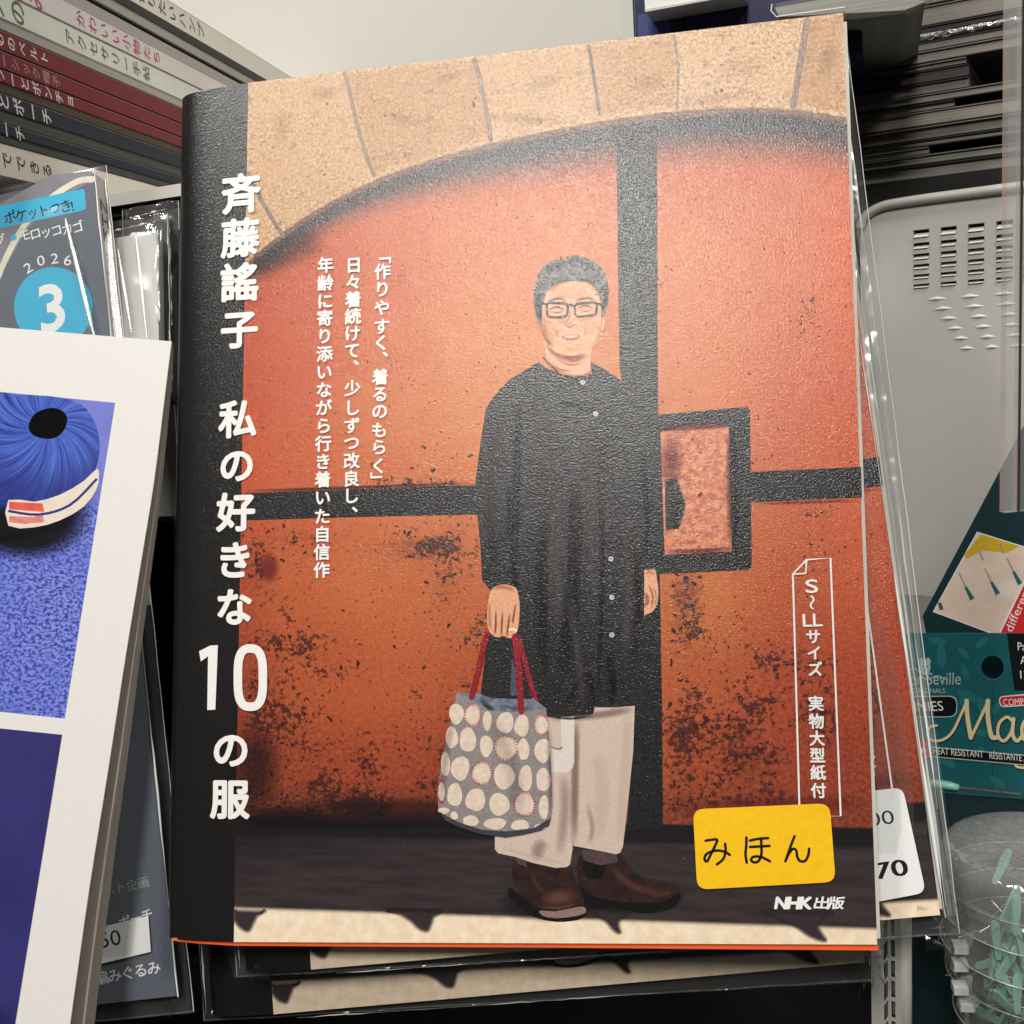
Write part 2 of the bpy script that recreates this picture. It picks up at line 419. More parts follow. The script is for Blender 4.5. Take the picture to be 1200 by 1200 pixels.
ARCH = [(280,326),(293,293),(330,272),(367,251),(407,227),(447,208),(510,186),(577,165),(640,153),(720,142),(800,129),(840,126),(888,126),(944,130),(1000,139)]
_a = np.array([L(*p) for p in ARCH]); ARC = np.polyfit((_a[:, 0]-.1)*10, _a[:, 1]*10, 4)
def cover_mat():
    nt = NT('cover_photo'); x, y, z = nt.xyz()
    t = nt.math('MULTIPLY', nt.math('SUBTRACT', x, .1), 10); p = float(ARC[0])
    for c in ARC[1:]: p = nt.math('ADD', nt.math('MULTIPLY', p, t), float(c))
    d = nt.math('MULTIPLY', nt.math('SUBTRACT', nt.math('MULTIPLY', y, 10), p), 100)      # mm above the arch
    d = nt.math('ADD', d, nt.math('MULTIPLY', nt.math('SUBTRACT', nt.noise(260, 3), .5), 1.2))
    base = nt.attr('tint').outputs['Color']
    n1 = nt.noise(55, 5, .65); n2 = nt.noise(620, 4, .72); n3 = nt.noise(900, 3, .7)
    base = nt.mix(nt.step(n1, .3, .72, 0, .35), base, nt.mix(1, base, lin((236, 196, 176)), 'MULTIPLY'))
    base = nt.mix(nt.step(n3, .35, .7, 0, .22), base, lin((226, 132, 88)))
    # rust: flakes more frequent low on the panels
    rz = nt.attr('rust').outputs['Fac']; low = nt.step(y, .03, .15, 1, .0)
    dens = nt.math('ADD', nt.math('ADD', nt.math('MULTIPLY', rz, .125), nt.math('MULTIPLY', low, .07)), nt.math('MULTIPLY', nt.math('SUBTRACT', nt.noise(38, 3, .6), .5), .55))
    nn = nt.math('ADD', nt.math('MULTIPLY', n2, .75), nt.math('MULTIPLY', nt.noise(150, 3, .6), .25))
    rust = nt.step(nt.math('ADD', nn, dens), .645, .70)
    base = nt.mix(nt.math('MULTIPLY', nt.step(nt.math('ADD', n2, nt.math('MULTIPLY', rz, .22)), .52, .72), nt.math('MULTIPLY', rz, .6)), base, lin((112, 46, 30)))
    base = nt.mix(nt.math('MULTIPLY', rust, .9), base, nt.mix(n3, lin((30, 14, 14)), lin((78, 32, 26))))
    dots = nt.math('LESS_THAN', nt.voro(330), nt.math('ADD', .06, nt.math('MULTIPLY', nt.noise(60, 2), .12)))
    base = nt.mix(nt.math('MULTIPLY', dots, .7), base, lin((80, 28, 30)))
    # dark soffit under the arch, printed with a soft lower edge
    wd = nt.step(x, .03, .14, -11, -20)
    k = nt.math('DIVIDE', d, wd)
    soff = nt.step(nt.math('ADD', k, nt.math('MULTIPLY', nt.math('SUBTRACT', n3, .5), .35)), .25, 1.05, 1, 0)
    base = nt.mix(soff, base, nt.mix(n3, lin((36, 30, 32)), lin((58, 52, 54))))
    rim = nt.step(d, -2.6, -1.2, 0, 1)
    base = nt.mix(rim, base, lin((112, 76, 56)))
    # stone
    s1 = nt.noise(1100, 3, .7); s2 = nt.noise(90, 4, .6); s3 = nt.noise(300, 4, .65)
    st = nt.mix(nt.step(s1, .36, .66), lin((160, 118, 82)), lin((230, 188, 140)))
    st = nt.mix(nt.step(s2, .35, .7, 0, .4), st, lin((206, 160, 112)))
    st = nt.mix(nt.step(s3, .56, .66, 0, .6), st, lin((120, 88, 70)))
    st = nt.mix(nt.math('MULTIPLY', nt.math('LESS_THAN', nt.voro(240), .10), .6), st, lin((84, 62, 60)))
    base = nt.mix(nt.step(d, -.5, .4), base, st)
    # sill, floor and the sunlit strip of paving
    fy = nt.math('ADD', nt.math('MULTIPLY', y, 1000), nt.math('MULTIPLY', x, 7))          # mm
    yS = 1000*ly(600, 963)+7*lx(600, 963); yF = 1000*ly(600, 985)+7*lx(600, 985); yC = 1000*ly(450, 1070)+7*lx(450, 1070)
    base = nt.mix(nt.step(fy, yS-.3, yS+.5, 1, 0), base, lin((21, 18, 20)))
    fn = nt.noise(1, 4, .6, nt.scale((60, 420, 60)))
    fl = nt.mix(nt.step(fn, .3, .7), lin((46, 37, 39)), lin((62, 51, 53)))
    shade = nt.math('MULTIPLY', nt.step(x, .02, .10, .75, 0), nt.step(fy, yF-12, yF, 0, 1))
    fl = nt.mix(shade, fl, lin((20, 16, 18)))
    base = nt.mix(nt.step(fy, yF-.8, yF+.8, 1, 0), base, fl)
    pv = nt.mix(nt.step(nt.noise(300, 4, .6), .3, .7), lin((240, 214, 180)), lin((252, 234, 208)))
    base = nt.mix(nt.step(fy, yC-.75, yC+.75, 1, 0), base, pv)
    base = nt.mix(nt.step(fy, yC-.1, yC+3.0, .0, 0), base, lin((150, 100, 70)))
    nt.film(base); return nt.m

def build_book():
    root = thing('sewing_book', 'unwrapped sewing book with yellow handwritten sticker, in front of its wrapped copies', 'book', M0)
    # front cover sheet: grid so that the printed tint can vary over it
    nu, nv = 70, 90; vs = []; cols = []; rus = []
    RB_ = ((505,640,46,14,.9),(520,690,20,60,.6),(350,630,60,16,.7),(300,665,18,30,.8),(460,650,50,26,.4),(385,760,60,70,.35),(330,860,50,70,.5),(470,900,60,50,.5),(540,900,30,60,.5),(430,945,150,14,.8),(805,690,20,26,1),(800,730,26,40,.6),(860,770,50,50,.4),(855,870,40,50,.8),(890,900,40,40,.6),(800,870,16,90,.7),(940,790,30,90,.3),(960,700,30,50,.3),(420,568,130,8,.5),(950,600,70,8,.3),(540,590,20,12,.5),(900,940,110,14,.7),(600,950,60,10,.6),(300,800,14,100,.5),(510,560,40,10,.5))
    for j in range(nv+1):
        for i in range(nu+1):
            a, b = i/nu, j/nv
            px = (274+17*b)*(1-a)+(1028-40*b)*a; py = (1104-1007*b)*(1-a)+(1107-1092*b)*a
            q = L(px, py); vs.append((*q, 0)); cols.append((*tint(px, py), 1)); rus.append(min(1.2, sum(k*math.exp(-((px-cx)/rx)**2-((py-cy)/ry)**2) for cx, cy, rx, ry, k in RB_)))
    fs = [(j*(nu+1)+i, j*(nu+1)+i+1, (j+1)*(nu+1)+i+1, (j+1)*(nu+1)+i) for j in range(nv) for i in range(nu)]
    cover = obj('front_cover', vs, fs, cover_mat(), root)
    at = cover.data.attributes.new('tint', 'FLOAT_COLOR', 'POINT'); at.data.foreach_set('color', np.array(cols).ravel())
    at = cover.data.attributes.new('rust', 'FLOAT', 'POINT'); at.data.foreach_set('value', rus)
    # spine film: flat strip, rounding back into the spine and on to the back cover
    a, b = MB(), []
    prof = [(1.0, 0.0), (.62, 0), (.34, -.00015), (.18, -.0007), (.08, -.0017), (.02, -.003), (0, -.0045), (.03, -.0068), (.10, -.0078)]
    pp = [np.array(p) for p in spline([np.array(p) for p in prof], 4, False)]
    pt = lambda t, f: ((BL*(1-f)+TL*f)*(1-t)+(BB*(1-f)+BT*f)*t)
    nf = 16; vs = [(*pt(q[0], j/nf), q[1]) for q in pp for j in range(nf+1)]
    a.mesh(vs, [(i*(nf+1)+j, i*(nf+1)+j+1, (i+1)*(nf+1)+j+1, (i+1)*(nf+1)+j)[::-1] for i in range(len(pp)-1) for j in range(nf)], BLACKSTRIP)
    sp = a.build('spine', root, True)
    # thickness of the front cover, page block, endpaper, back cover
    a = MB(); a.prism([BT, TR, BR, BB], -.0005, -.00004, plain('cover_card', (238, 234, 226), .7, .2, .03)); a.build('cover_board', root)
    a = MB(); e = np.array([.0011, 0]); up = np.array([0, .0012])
    a.prism([BL+up+np.array([.004, .001]), BR+e+up, TR+e-up*1.6, TL-up*2+np.array([.004, 0])], -.0062, -.0014, PAGES); a.build('page_block', root)
    a = MB(); dn = np.array([0, -.0013])
    a.prism([BL+dn*.3+np.array([.0030, 0]), BL+dn*.7+np.array([.01, 0]), BB+dn*.9, (BB+BR)/2+dn, BR+dn*1.25+e*.4, BR+up, BL+up*.3+np.array([.0030, 0])], -.0013, -.0006, ENDP)
    a.build('endpaper', root)
    a = MB(); a.prism([BL+np.array([.003, 0]), BR+e*.7, TR+e*.7, TL+np.array([.003, 0])], -.0079, -.0064, BLACKSTRIP); a.build('back_cover', root)

    # ---------- the printed picture
    IRON = printed('print_iron', (32, 30, 32), .25, 1100); IRON2 = printed('print_iron_shade', (24, 21, 22), .2, 700)
    art = Art(z=2e-5)
    art.poly([(722,150),(770,140),(771,420),(772,600),(776,830),(777,972),(735,972),(741,830),(752,600),(726,430)], IRON)
    art.poly([(287,578),(420,573),(562,568),(562,603),(420,606),(285,610)], IRON)
    art.poly([(876,553),(1009,547),(1010,583),(878,589)], IRON)
    z = art.z
    art.poly([(769,486),(876,476.5),(879,481),(881,664),(878,668),(772,673)], IRON)
    ORB = printed('print_rusty_panel', (230, 150, 108), .2, 500, rgb2=(178, 92, 72))
    art.poly([(774,506),(800,503),(854,500),(856,560),(858,646),(779,650)], ORB)
    dk = soft('print_soft_dark', (30, 22, 24)); rd = soft('print_soft_maroon', (120, 36, 44)); lt = soft('print_soft_light', (238, 160, 116))
    art.fade(787, 540, 16, 34, rd, .6); art.softstroke([(857,500),(858,570),(860,648)], 16, dk, .85); art.softstroke([(776,503),(815,500),(856,497)], 12, rd, .7); art.softstroke([(780,646),(820,646),(858,642)], 8, rd, .9)
    art.poly([(779,562),(793,560),(798,575),(803,591),(800,606),(795,620),(780,621)], printed('print_latch', (22, 17, 14), .3, 500)); art.stroke([(793,560),(798,575),(803,591),(800,606),(795,620)], 1.8, printed('print_latch_rim', (120, 92, 82), .2), 2)
    FLK = printed('print_rust', (74, 26, 28), .3, 900, rgb2=(40, 16, 18))
    fz = art.z+2e-6
    def flakes(cx, cy, rx, ry, n, smax=4.0):
        for _ in range(int(n*.45)):
            r, t = math.sqrt(random.random()), random.random()*6.283; s = .72*smax*random.random()**2.4+.5
            art.z = fz+(_ % 12)*5e-7
            art.blob(cx+rx*r*math.cos(t), cy+ry*r*math.sin(t), s*random.uniform(.8, 1.8), s*random.uniform(.5, 1), FLK, 7, random.random()*3, .35)
    for f in ((800,525,22,20,26,3),(815,560,14,40,22,2.5),(790,640,20,8,18,3),(805,690,22,24,60,5),(800,720,30,30,40,3),(860,760,60,50,60,2.5),(850,860,50,50,70,4),(880,880,40,30,40,3),
              (510,625,40,16,40,4),(520,690,26,50,34,3.5),(350,640,50,26,40,4),(305,660,18,26,34,5),(460,650,60,40,40,3),(380,740,60,60,50,3),(330,800,50,60,50,3),(360,880,60,50,60,3.5),(320,930,40,20,50,4),
              (470,820,40,70,40,3),(495,560,40,10,26,3),(505,590,20,8,16,4),(440,555,60,14,20,2),(520,520,26,20,24,2.5),(560,540,12,20,14,3),(790,780,12,50,34,3.5),(790,910,12,46,40,3),
              (950,640,40,14,12,4),(960,700,20,40,10,2),(900,540,30,8,14,3),(1000,470,10,20,10,2.5),(890,640,20,16,12,2.5),(505,575,50,10,12,3),(400,940,70,16,60,4),(860,935,60,20,50,3.5)):
        flakes(*f)
    for f in ((700,100,260,36,40,2.4),(420,160,70,60,26,3.2),(520,110,60,40,20,3)): flakes(*f)
    art.z = fz+8e-6
    for cx, cy, rx, ry, al in ((315,665,14,20,.8),(470,948,190,16,.5),(300,900,34,60,.6),(330,958,60,14,.7),(600,935,60,30,.6),(560,300,120,120,.0)):
        art.fade(cx, cy, rx, ry, rd if cy < 800 else dk, al)
    art.softstroke([(285,962),(420,962),(560,961),(720,960)], 22, dk, .8)
    art.softstroke([(778,950),(860,948),(940,944),(1015,940)], 26, rd, .5)
    art.softstroke([(292,320),(330,300),(380,275)], 40, dk, .55)
    art.softstroke([(285,576),(420,571),(560,566)], 5, dk, .8); art.softstroke([(880,591),(1010,586)], 5, rd, .7)
    JNT = printed('print_mortar', (150, 122, 102), .2, 900, rgb2=(112, 92, 82))
    for p, wd in (([(404,86),(412,118),(424,166),(438,206)],4.5),([(556,70),(563,95),(570,130),(575,163)],6),([(690,54),(696,92),(703,134)],5),([(790,42),(795,80),(793,128)],3),([(946,24),(940,60),(934,96),(930,124)],8),([(291,203),(305,232),(320,258),(332,276)],5)):
        art.stroke(p, wd, JNT)
    sa, sb = soft('print_stone_warm', (206, 156, 104)), soft('print_stone_pale', (240, 206, 160)); sc_ = soft('print_stone_stain', (134, 100, 80))
    for P, m_, a_ in (([(296,100),(402,88),(412,120),(424,168),(436,203),(334,266),(300,210)],sb,.16),([(406,87),(554,71),(568,130),(574,160),(440,204),(426,166)],sa,.22),([(694,55),(788,44),(793,80),(791,124),(705,134)],sa,.2),([(948,22),(986,18),(990,130),(934,122)],sa,.28),([(560,70),(688,55),(700,134),(578,158)],sb,.16)): art.softpoly(P, m_, 10, a_)
    for cx, cy, rx, ry, a_ in ((380,110,20,10,.5),(470,140,26,9,.4),(640,96,30,10,.35),(760,96,24,14,.35),(870,80,40,16,.3),(970,70,12,26,.5),(330,150,12,26,.4),(520,92,20,7,.4),(840,116,60,8,.4),(620,140,50,8,.4)): art.fade(cx, cy, rx, ry, sc_, a_*.45, .2, rot=random.uniform(-.4, .4))
    art.stroke([(690,54),(696,92),(703,134)], 1.2, printed('print_crack', (52, 46, 50), .2))
    for q in ((310,960,10),(460,980,9),):
        pass
    FLOORINK = soft('print_floor_shade', (55, 44, 48))
    FLOORP = printed('print_floor', (58, 46, 51), .1, 400)
    for P in ([(274,1066),(274,1078),(280,1086),(288,1091),(293,1090),(297,1082),(301,1074),(312,1067)],[(452,1066),(470,1072),(482,1080),(492,1089),(501,1091),(505,1084),(508,1075),(520,1067)],[(682,1064),(698,1070),(710,1080),(720,1091),(727,1093),(725,1083),(727,1076),(742,1066)],[(892,1067),(914,1077),(932,1086),(950,1098),(968,1103),(962,1092),(958,1084),(962,1077),(978,1070)]):
        art.softpoly([P[0]]+[tuple(q) for q in spline(P[1:-1], 3, False)]+[P[-1], (P[-1][0]-4, P[-1][1]+1), (P[0][0]+4, P[0][1]+1)], FLOORINK, 6)
    pic = art.build('printed_door', cover)

    # ---------- the woman in the picture
    f = Art(z=art.z+6e-6)
    COAT = printed('print_coat', (34, 32, 33), .22, 1300); CO2 = soft('print_coat_fold', (5, 5, 6)); CO3 = soft('print_coat_sheen', (86, 80, 80))
    SKIN = printed('print_skin', (230, 168, 128), .06, 1300); SKS = soft('print_skin_shade', (176, 92, 70)); SKD = soft('print_skin_dark', (134, 62, 48)); SKL = soft('print_skin_light', (246, 202, 166))
    TRO = printed('print_trousers', (212, 190, 176), .05, 1500); TRS = soft('print_trouser_fold', (140, 114, 102)); TRL = soft('print_trouser_light', (222, 202, 188))
    BOOT = printed('print_boot', (48, 30, 28), .2, 300); SOLE = printed('print_sole', (16, 13, 13), .2); SOLEL = printed('print_welt', (150, 120, 112), .1); BTL = soft('print_boot_shine', (106, 68, 56)); SOCK = printed('print_sock', (84, 66, 66), .12)
    DKI = printed('print_dark_line', (34, 28, 30), .1); HAIR = printed('print_hair', (116, 108, 105), .30, 1300, stretch=(1, .6, 1)); HAD = soft('print_hair_dark', (44, 40, 42)); HAL = soft('print_hair_light', (162, 150, 144)); HAR = soft('print_hair_mid', (112, 104, 102))
    # boots
    f.fade(640, 1060, 60, 22, dk, .8); f.fade(730, 1050, 80, 24, dk, .8)
    f.poly([(681,1000),(722,999),(731,1006),(740,1018),(752,1027),(762,1031),(785,1036),(794,1042),(797,1050),(790,1056),(700,1058),(683,1050),(677,1030)], BOOT, 3)
    f.poly([(679,1038),(695,1050),(725,1056),(755,1058),(778,1056),(796,1046),(797,1053),(792,1061),(776,1068),(750,1070),(718,1063),(690,1064),(680,1057)], SOLE, 3)
    f.poly([(683,1008),(686,1025),(692,1030),(705,1029),(710,1015),(709,1010)], SOLE, 2)
    f.softstroke([(716,1014),(730,1030),(752,1042),(780,1045)], 12, BTL, .55); f.softstroke([(758,1048),(775,1048),(790,1044)], 7, BTL, .5)
    f.poly([(682,996),(722,998),(724,1010),(704,1014),(684,1008)], SOCK)
    f.poly([(606,1008),(640,1008),(668,1014),(674,1030),(681,1046),(684,1054),(683,1062),(660,1068),(636,1066),(618,1054),(604,1040),(600,1022)], BOOT, 3)
    f.poly([(598,1040),(612,1052),(630,1064),(650,1067),(683,1061),(686,1064),(687,1071),(677,1078),(651,1080),(625,1074),(606,1060),(596,1050)], SOLE, 3)
    f.poly([(632,1067),(650,1068),(676,1063),(685,1063),(686.5,1069),(677,1073),(652,1076),(636,1073)], SOLEL, 2)
    f.fade(655, 1052, 24, 12, BTL, .8, rot=-.15); f.softstroke([(634,1062),(654,1064),(678,1058)], 4, BTL, .9); f.softstroke([(622,1020),(628,1036),(640,1048)], 8, BTL, .35)
    f.poly([(604,1004),(616,1006),(618,1016),(606,1012)], SOCK)
    # trousers
    f.poly([(668,826),(696,824),(744,823),(742,880),(737,930),(733,965),(730,992),(727,999),(722,1001),(708,998),(692,995),(672,991),(668,930)], TRO)
    f.poly([(636,838),(674,838),(673,905),(672,960),(671,995),(668,1013),(664,1016),(651,1017),(624,1011),(604,1004),(584,1000),(580,995),(580,970),(620,960)], TRO)
    f.softstroke([(675,842),(674,905),(673,990)], 12, TRS, .85); f.softstroke([(660,905),(662,950),(655,1005)], 16, TRS, .4); f.softstroke([(640,985),(630,996),(634,1008)], 20, TRS, .5)
    f.softstroke([(735,835),(733,900),(726,990)], 14, TRL, .6); f.softstroke([(700,880),(706,930),(700,985)], 22, TRL, .5); f.softstroke([(688,940),(694,970),(690,990)], 8, TRS, .35)
    f.softstroke([(585,992),(625,1004),(664,1012)], 5, TRL, .6); f.softstroke([(640,842),(700,838),(744,830)], 12, TRS, .7)
    PCK = printed('print_pocket', (224, 214, 204), .04)
    f.poly([(657,838),(673,838),(673,893),(671,900),(666,905),(645,905),(645,876),(655,878),(658,876)], PCK); f.softstroke([(645,875),(655,878),(660,874)], 3, TRS, .8)
    # right hand
    f.poly([(754,667),(767,666),(770,680),(771.5,690),(771,704),(768,712),(764,717),(757,720),(753,720)], SKIN, 2); f.softstroke([(756,694),(759,704),(755,712)], 6, SKS, .9); f.softstroke([(760,686),(765,698),(763,714)], 3.4, SKD, .6); f.softstroke([(766,688),(769,700),(767,711)], 2.4, SKD, .5); f.softstroke([(756,672),(762,670),(767,674)], 6, SKS, .4)
    # coat
    f.poly([(631,424),(615,434),(597,445),(586,456),(577,467),(569,480),(566,500),(563,520),(559,550),(557,568),(559,600),(563,640),(565,680),(575,692),(572,740),(566,790),(563,815),(600,838),(640,840),(667,840),(695,837),(697,829),(720,829),(744,827),
            (747,790),(751,770),(755,745),(755,668),(768,667),(773,655),(773,610),(772,560),(771,520),(766,497),(758,478),(748,464),(736,453),(721,441),(706,431),(692,424),(693,437),(684,440),(672,441),(660,439),(650,435),(640,431)], COAT)
    for p, wd, a in (([(608,470),(606,540),(604,600),(603,690),(606,760)],10,.95),([(598,560),(596,600),(598,640)],8,.5),([(672,560),(674,640),(668,720),(664,800)],24,.75),([(640,600),(634,700),(640,800)],22,.5),([(700,520),(706,640),(704,740),(702,826)],7,.6),([(712,760),(718,800),(716,826)],12,.7),([(745,640),(748,720),(742,790)],10,.6),([(752,520),(757,600),(756,664)],8,.7),([(580,530),(574,600),(580,670)],10,.4),([(650,470),(690,480),(720,500)],10,.3),([(660,830),(690,790),(695,835)],10,.5)):
        f.softstroke(p, wd, CO2, a)
    for p, wd, a in (([(655,560),(652,640),(655,740)],26,.55),([(690,500),(694,600),(690,700)],22,.5),([(586,490),(578,560),(574,640)],14,.5),([(728,560),(736,680),(732,780)],16,.45),([(625,460),(640,520),(630,600)],26,.4),([(668,700),(676,760),(684,830)],12,.4)):
        f.softstroke(p, wd, CO3, a)
    f.softstroke([(640,839),(668,842),(695,838)], 4, CO2, .9)
    BTN = printed('print_button', (196, 192, 190), .05)
    for bx, by in ((683,448),(698,485),(716,655),(717,700),(717,744)):
        f.blob(bx, by, 3.0, 3.0, BTN, 12); f.blob(bx, by, .9, .9, DKI, 6)
    f.stroke([(699,492),(703,512),(707,532)], 1.4, IRON2); f.poly([(704,528),(710,528),(714,548),(713,560),(709,572),(704,560),(703,545)], IRON2, 2)
    # left hand
    f.poly([(575.5,692),(587,685),(598,686),(605,690),(608,700),(609,712),(608,730),(606,740),(601,747),(595,747.5),(590,745),(584,747),(577,744),(572,736),(571,715)], SKIN, 3)
    for p in ([(581,714),(581,732),(580,744)],[(589,716),(588,734),(588,746)],[(597.5,718),(595.5,734),(594,747)],[(605,706),(602,722),(601,732)]): f.softstroke(p, 3.4, SKD, .9, 3)
    f.softstroke([(577,690),(590,688),(604,692)], 7, SKS, .5); f.softstroke([(573,705),(574,725),(575,738)], 5, SKS, .4); f.softstroke([(590,700),(593,712),(592,722)], 9, SKL, .6)
    f.stroke([(597,738),(601,737),(605,739)], 2.4, printed('print_ring', (236, 232, 226), .03))
    # neck, head
    f.poly([(638,396),(640,419),(646,428),(655,434),(664,438),(674,440),(684,439),(692,435),(692,422),(695,405)], SKIN)
    f.softstroke([(641,402),(652,414),(672,421),(688,414)], 11, SKS, .85); f.softstroke([(642,424),(656,433),(670,435)], 4, SKS, .5); f.softstroke([(650,420),(668,428),(684,424)], 3, SKS, .5)
    f.stroke([(637,419),(645,428),(654,436)], 1.8, DKI)
    f.poly([(625,350),(627,336),(631,320),(640,310),(649,304.5),(660,305.5),(667,301),(676,299),(688,302.5),(700,308.5),(709,320.5),(713,336),(713,352),(709,366),(704,376),(690,390),(645,390),(633,380),(628,370)], HAIR, 3)
    f.poly([(638,352),(642,341),(651,333),(664,330),(678,329.5),(692,332),(700,341),(703,352),(704.5,366),(704.5,382),(702.5,394),(698,404),(690,411.5),(680,416),(668,417),(657,415),(647,410),(640.5,402),(637,391),(635,368)], SKIN, 3)
    for p, wd, a in (([(630,345),(631,362),(634,376)],9,.8),([(640,318),(652,311),(664,312)],8,.45),([(708,335),(710,350),(706,366)],7,.6),([(668,304),(684,308),(700,318)],6,.4),([(636,384),(640,398),(646,404)],5,.35)): f.softstroke(p, wd, HAD, a)
    for p in ([(645,316),(656,318),(668,326)],[(680,310),(690,318),(694,328)],[(660,308),(670,314),(678,324)]): f.softstroke(p, 8, HAL, .6)
    for _ in range(170):
        t = random.random(); a0 = math.pi*(1.0+1.0*t); q = random.uniform(.8, 1.03); cx, cy = 669+44*q*math.cos(a0), 346+47*q*math.sin(a0)
        dx, dy = -6*math.cos(a0)+random.uniform(-3, 3), -5*math.sin(a0)+random.uniform(-1, 3)
        f.softstroke([(cx, cy), (cx+dx*.5+random.uniform(-1.5, 1.5), cy+dy*.5), (cx+dx, cy+dy)], random.uniform(1.2, 2.2), random.choice([HAD, HAD, HAL, HAL, HAR]), random.uniform(.4, .8), 2)
    for p in ([(643,341),(655,331),(670,329)],[(674,328),(690,330),(700,340)]): f.softstroke(p, 7, HAD, .5)
    f.softstroke([(640,360),(641,384),(648,404)], 16, SKS, .14); f.softstroke([(652,374),(662,377),(668,376)], 5, SKS, .2); f.softstroke([(676,376),(686,375),(696,372)], 5, SKS, .2)
    f.fade(668, 342, 26, 10, SKL, .5); f.fade(652, 382, 11, 10, SKL, .55); f.fade(690, 380, 11, 10, SKL, .5); f.fade(671, 408, 12, 6, SKL, .4)
    f.softstroke([(637,372),(640,394),(650,409)], 8, SKS, .35); f.softstroke([(703,372),(701,394),(692,408)], 5, SKS, .25); f.softstroke([(660,418),(672,419),(684,414)], 4, SKS, .7)
    for p in ([(641.5,354.5),(650,350.5),(657,350),(664,353)],[(674,353.5),(682,350.5),(690,349.5),(697,352.5)]): f.softstroke(p, 4.2, HAD, .6)
    for p in ([(645,363),(650,360),(655,360),(661,363)],[(677.5,361.5),(683,358.8),(689,358.8),(695,361.5)]): f.stroke(p, 1.3, DKI, 4, True)
    for p in ([(646,365.5),(653,366.5),(660,365)],[(679,364),(687,365),(694,363)]): f.softstroke(p, 2.4, SKS, .6)
    f.stroke(rrect([(640.5,354.5),(666,356),(664.5,371.5),(641.5,372)], 5), 2.6, DKI, 0, closed=True)
    f.stroke(rrect([(673,356.5),(699.5,354),(699,369),(674.5,372)], 5), 2.6, DKI, 0, closed=True)
    f.stroke([(664.5,359),(669,357.2),(674,359)], 2.4, DKI); f.stroke([(641,357),(636,356),(633,358)], 2.2, DKI); f.stroke([(699,356),(704,357),(707,360)], 2.2, DKI)
    f.softstroke([(668,362),(667,372),(665,378)], 3.5, SKS, .4); f.softstroke([(661,379),(666,383),(671,382.5),(675.5,379)], 3.2, SKS, .75); f.fade(668, 377, 5, 4, SKL, .5)
    LIP = printed('print_lip', (208, 118, 100), .05); TEE = printed('print_teeth', (238, 190, 176), .02)
    f.poly([(658,394),(663,393.2),(670,391.6),(676,392),(680,392.4),(678,396.3),(672,398.6),(666,398.3),(661,396.8)], LIP, 2)
    f.poly([(661,394.4),(667,393.8),(673,393.2),(678,393.3),(675,395.2),(669,396),(663,395.6)], TEE, 2)
    f.softstroke([(651,384),(652.5,392),(656,396)], 3, SKS, .3); f.softstroke([(686,383),(686,390),(683,394)], 3, SKS, .25)
    f.poly([(706,372),(709,374),(708,386),(704,390)], SKIN); f.blob(704.8, 392, 1.4, 1.8, TEE, 8)
    f.build('printed_woman', cover)

    # ---------- her bag
    g = Art(z=f.z+6e-6)
    BAG = printed('print_bag', (146, 137, 136), .10, 1500); LIN = printed('print_lining', (116, 124, 140), .18, 500); STR = printed('print_strap', (146, 24, 38), .1, 900); DOT = printed('print_dot', (228, 208, 188), .06, 700); STI = printed('print_stitch', (188, 54, 78), .05)
    g.stroke([(608,748),(617,782),(628,822)], 5.5, STR)
    g.poly([(598,815),(600,772),(606,790),(610,815)], printed('print_bag_tie', (76, 76, 96), .1))
    g.poly([(536,812),(558,812),(577,818),(604,819),(626,819),(640,830),(640,850),(540,850)], LIN); g.softstroke([(562,818),(572,828),(580,834)], 9, CO2, .6); g.softstroke([(585,826),(605,830),(622,828)], 6, CO2, .35)
    g.poly([(535,812),(552,818),(560,824),(572,832),(590,834),(614,834),(640,830),(642,850),(645,883),(646.5,915),(647.5,944),(646,958),(643.5,967),(626,974),(593,978),(565,975),(540,967),(524,958),(514,950),(513,930),(516,905),(521,879),(526,858),(531,835)], BAG)
    random.seed(3)
    for cx, cy, rx, ry, r in ((150,498,34,50,0),(232,505,38,52,1),(305,533,20,48,0),(395,542,42,50,0),(478,558,36,52,0),(578,555,34,48,1),(128,617,30,52,0),(207,630,42,58,0),(300,660,30,52,0),(400,670,52,58,1),(488,678,28,52,0),(583,683,38,58,0),(95,752,23,58,0),(170,772,44,58,0),(278,797,48,54,1),(390,812,48,62,0),(497,822,34,62,0),(586,830,36,56,0),(76,888,17,54,1),(142,905,38,55,0),(246,930,50,54,0),(366,952,48,55,0),(492,952,50,56,1),(589,967,24,58,0),(87,985,26,16,0),(140,1010,18,20,0),(222,1036,40,26,0),(345,1050,52,28,0),(470,1058,46,26,0),(570,1066,30,14,0)):
        x, y, rx, ry = 500+cx*.2334, 720+cy*.2334, rx*.2334, ry*.2334
        k = random.random()
        g.poly([(x+rx*(1.05+.07*math.sin(2*t+k*6)+.05*math.sin(3*t+k*9))*math.cos(t), y+ry*(1.05+.06*math.cos(3*t+k*5))*math.sin(t)) for t in [-2*math.pi*i/22 for i in range(22)]], DOT)
        if r:
            for i in range(24):
                t = 2*math.pi*i/24; g.stroke([(x+rx*.88*math.cos(t), y+ry*.88*math.sin(t)), (x+rx*1.13*math.cos(t), y+ry*1.13*math.sin(t))], 1.4, STI, 0, True)
    g.poly([(514,950),(524,956),(540,964),(565,972),(593,974),(626,970),(646,958),(643.5,967),(634,973),(612,978),(593,981),(565,977.5),(538,969),(522,961)], printed('print_bag_base', (66, 64, 72), .15))
    g.softstroke([(530,840),(522,890),(517,945)], 12, CO2, .25); g.softstroke([(643,850),(645,900),(646,955)], 9, CO2, .3); g.softstroke([(575,840),(600,900),(610,960)], 26, CO3, .2)
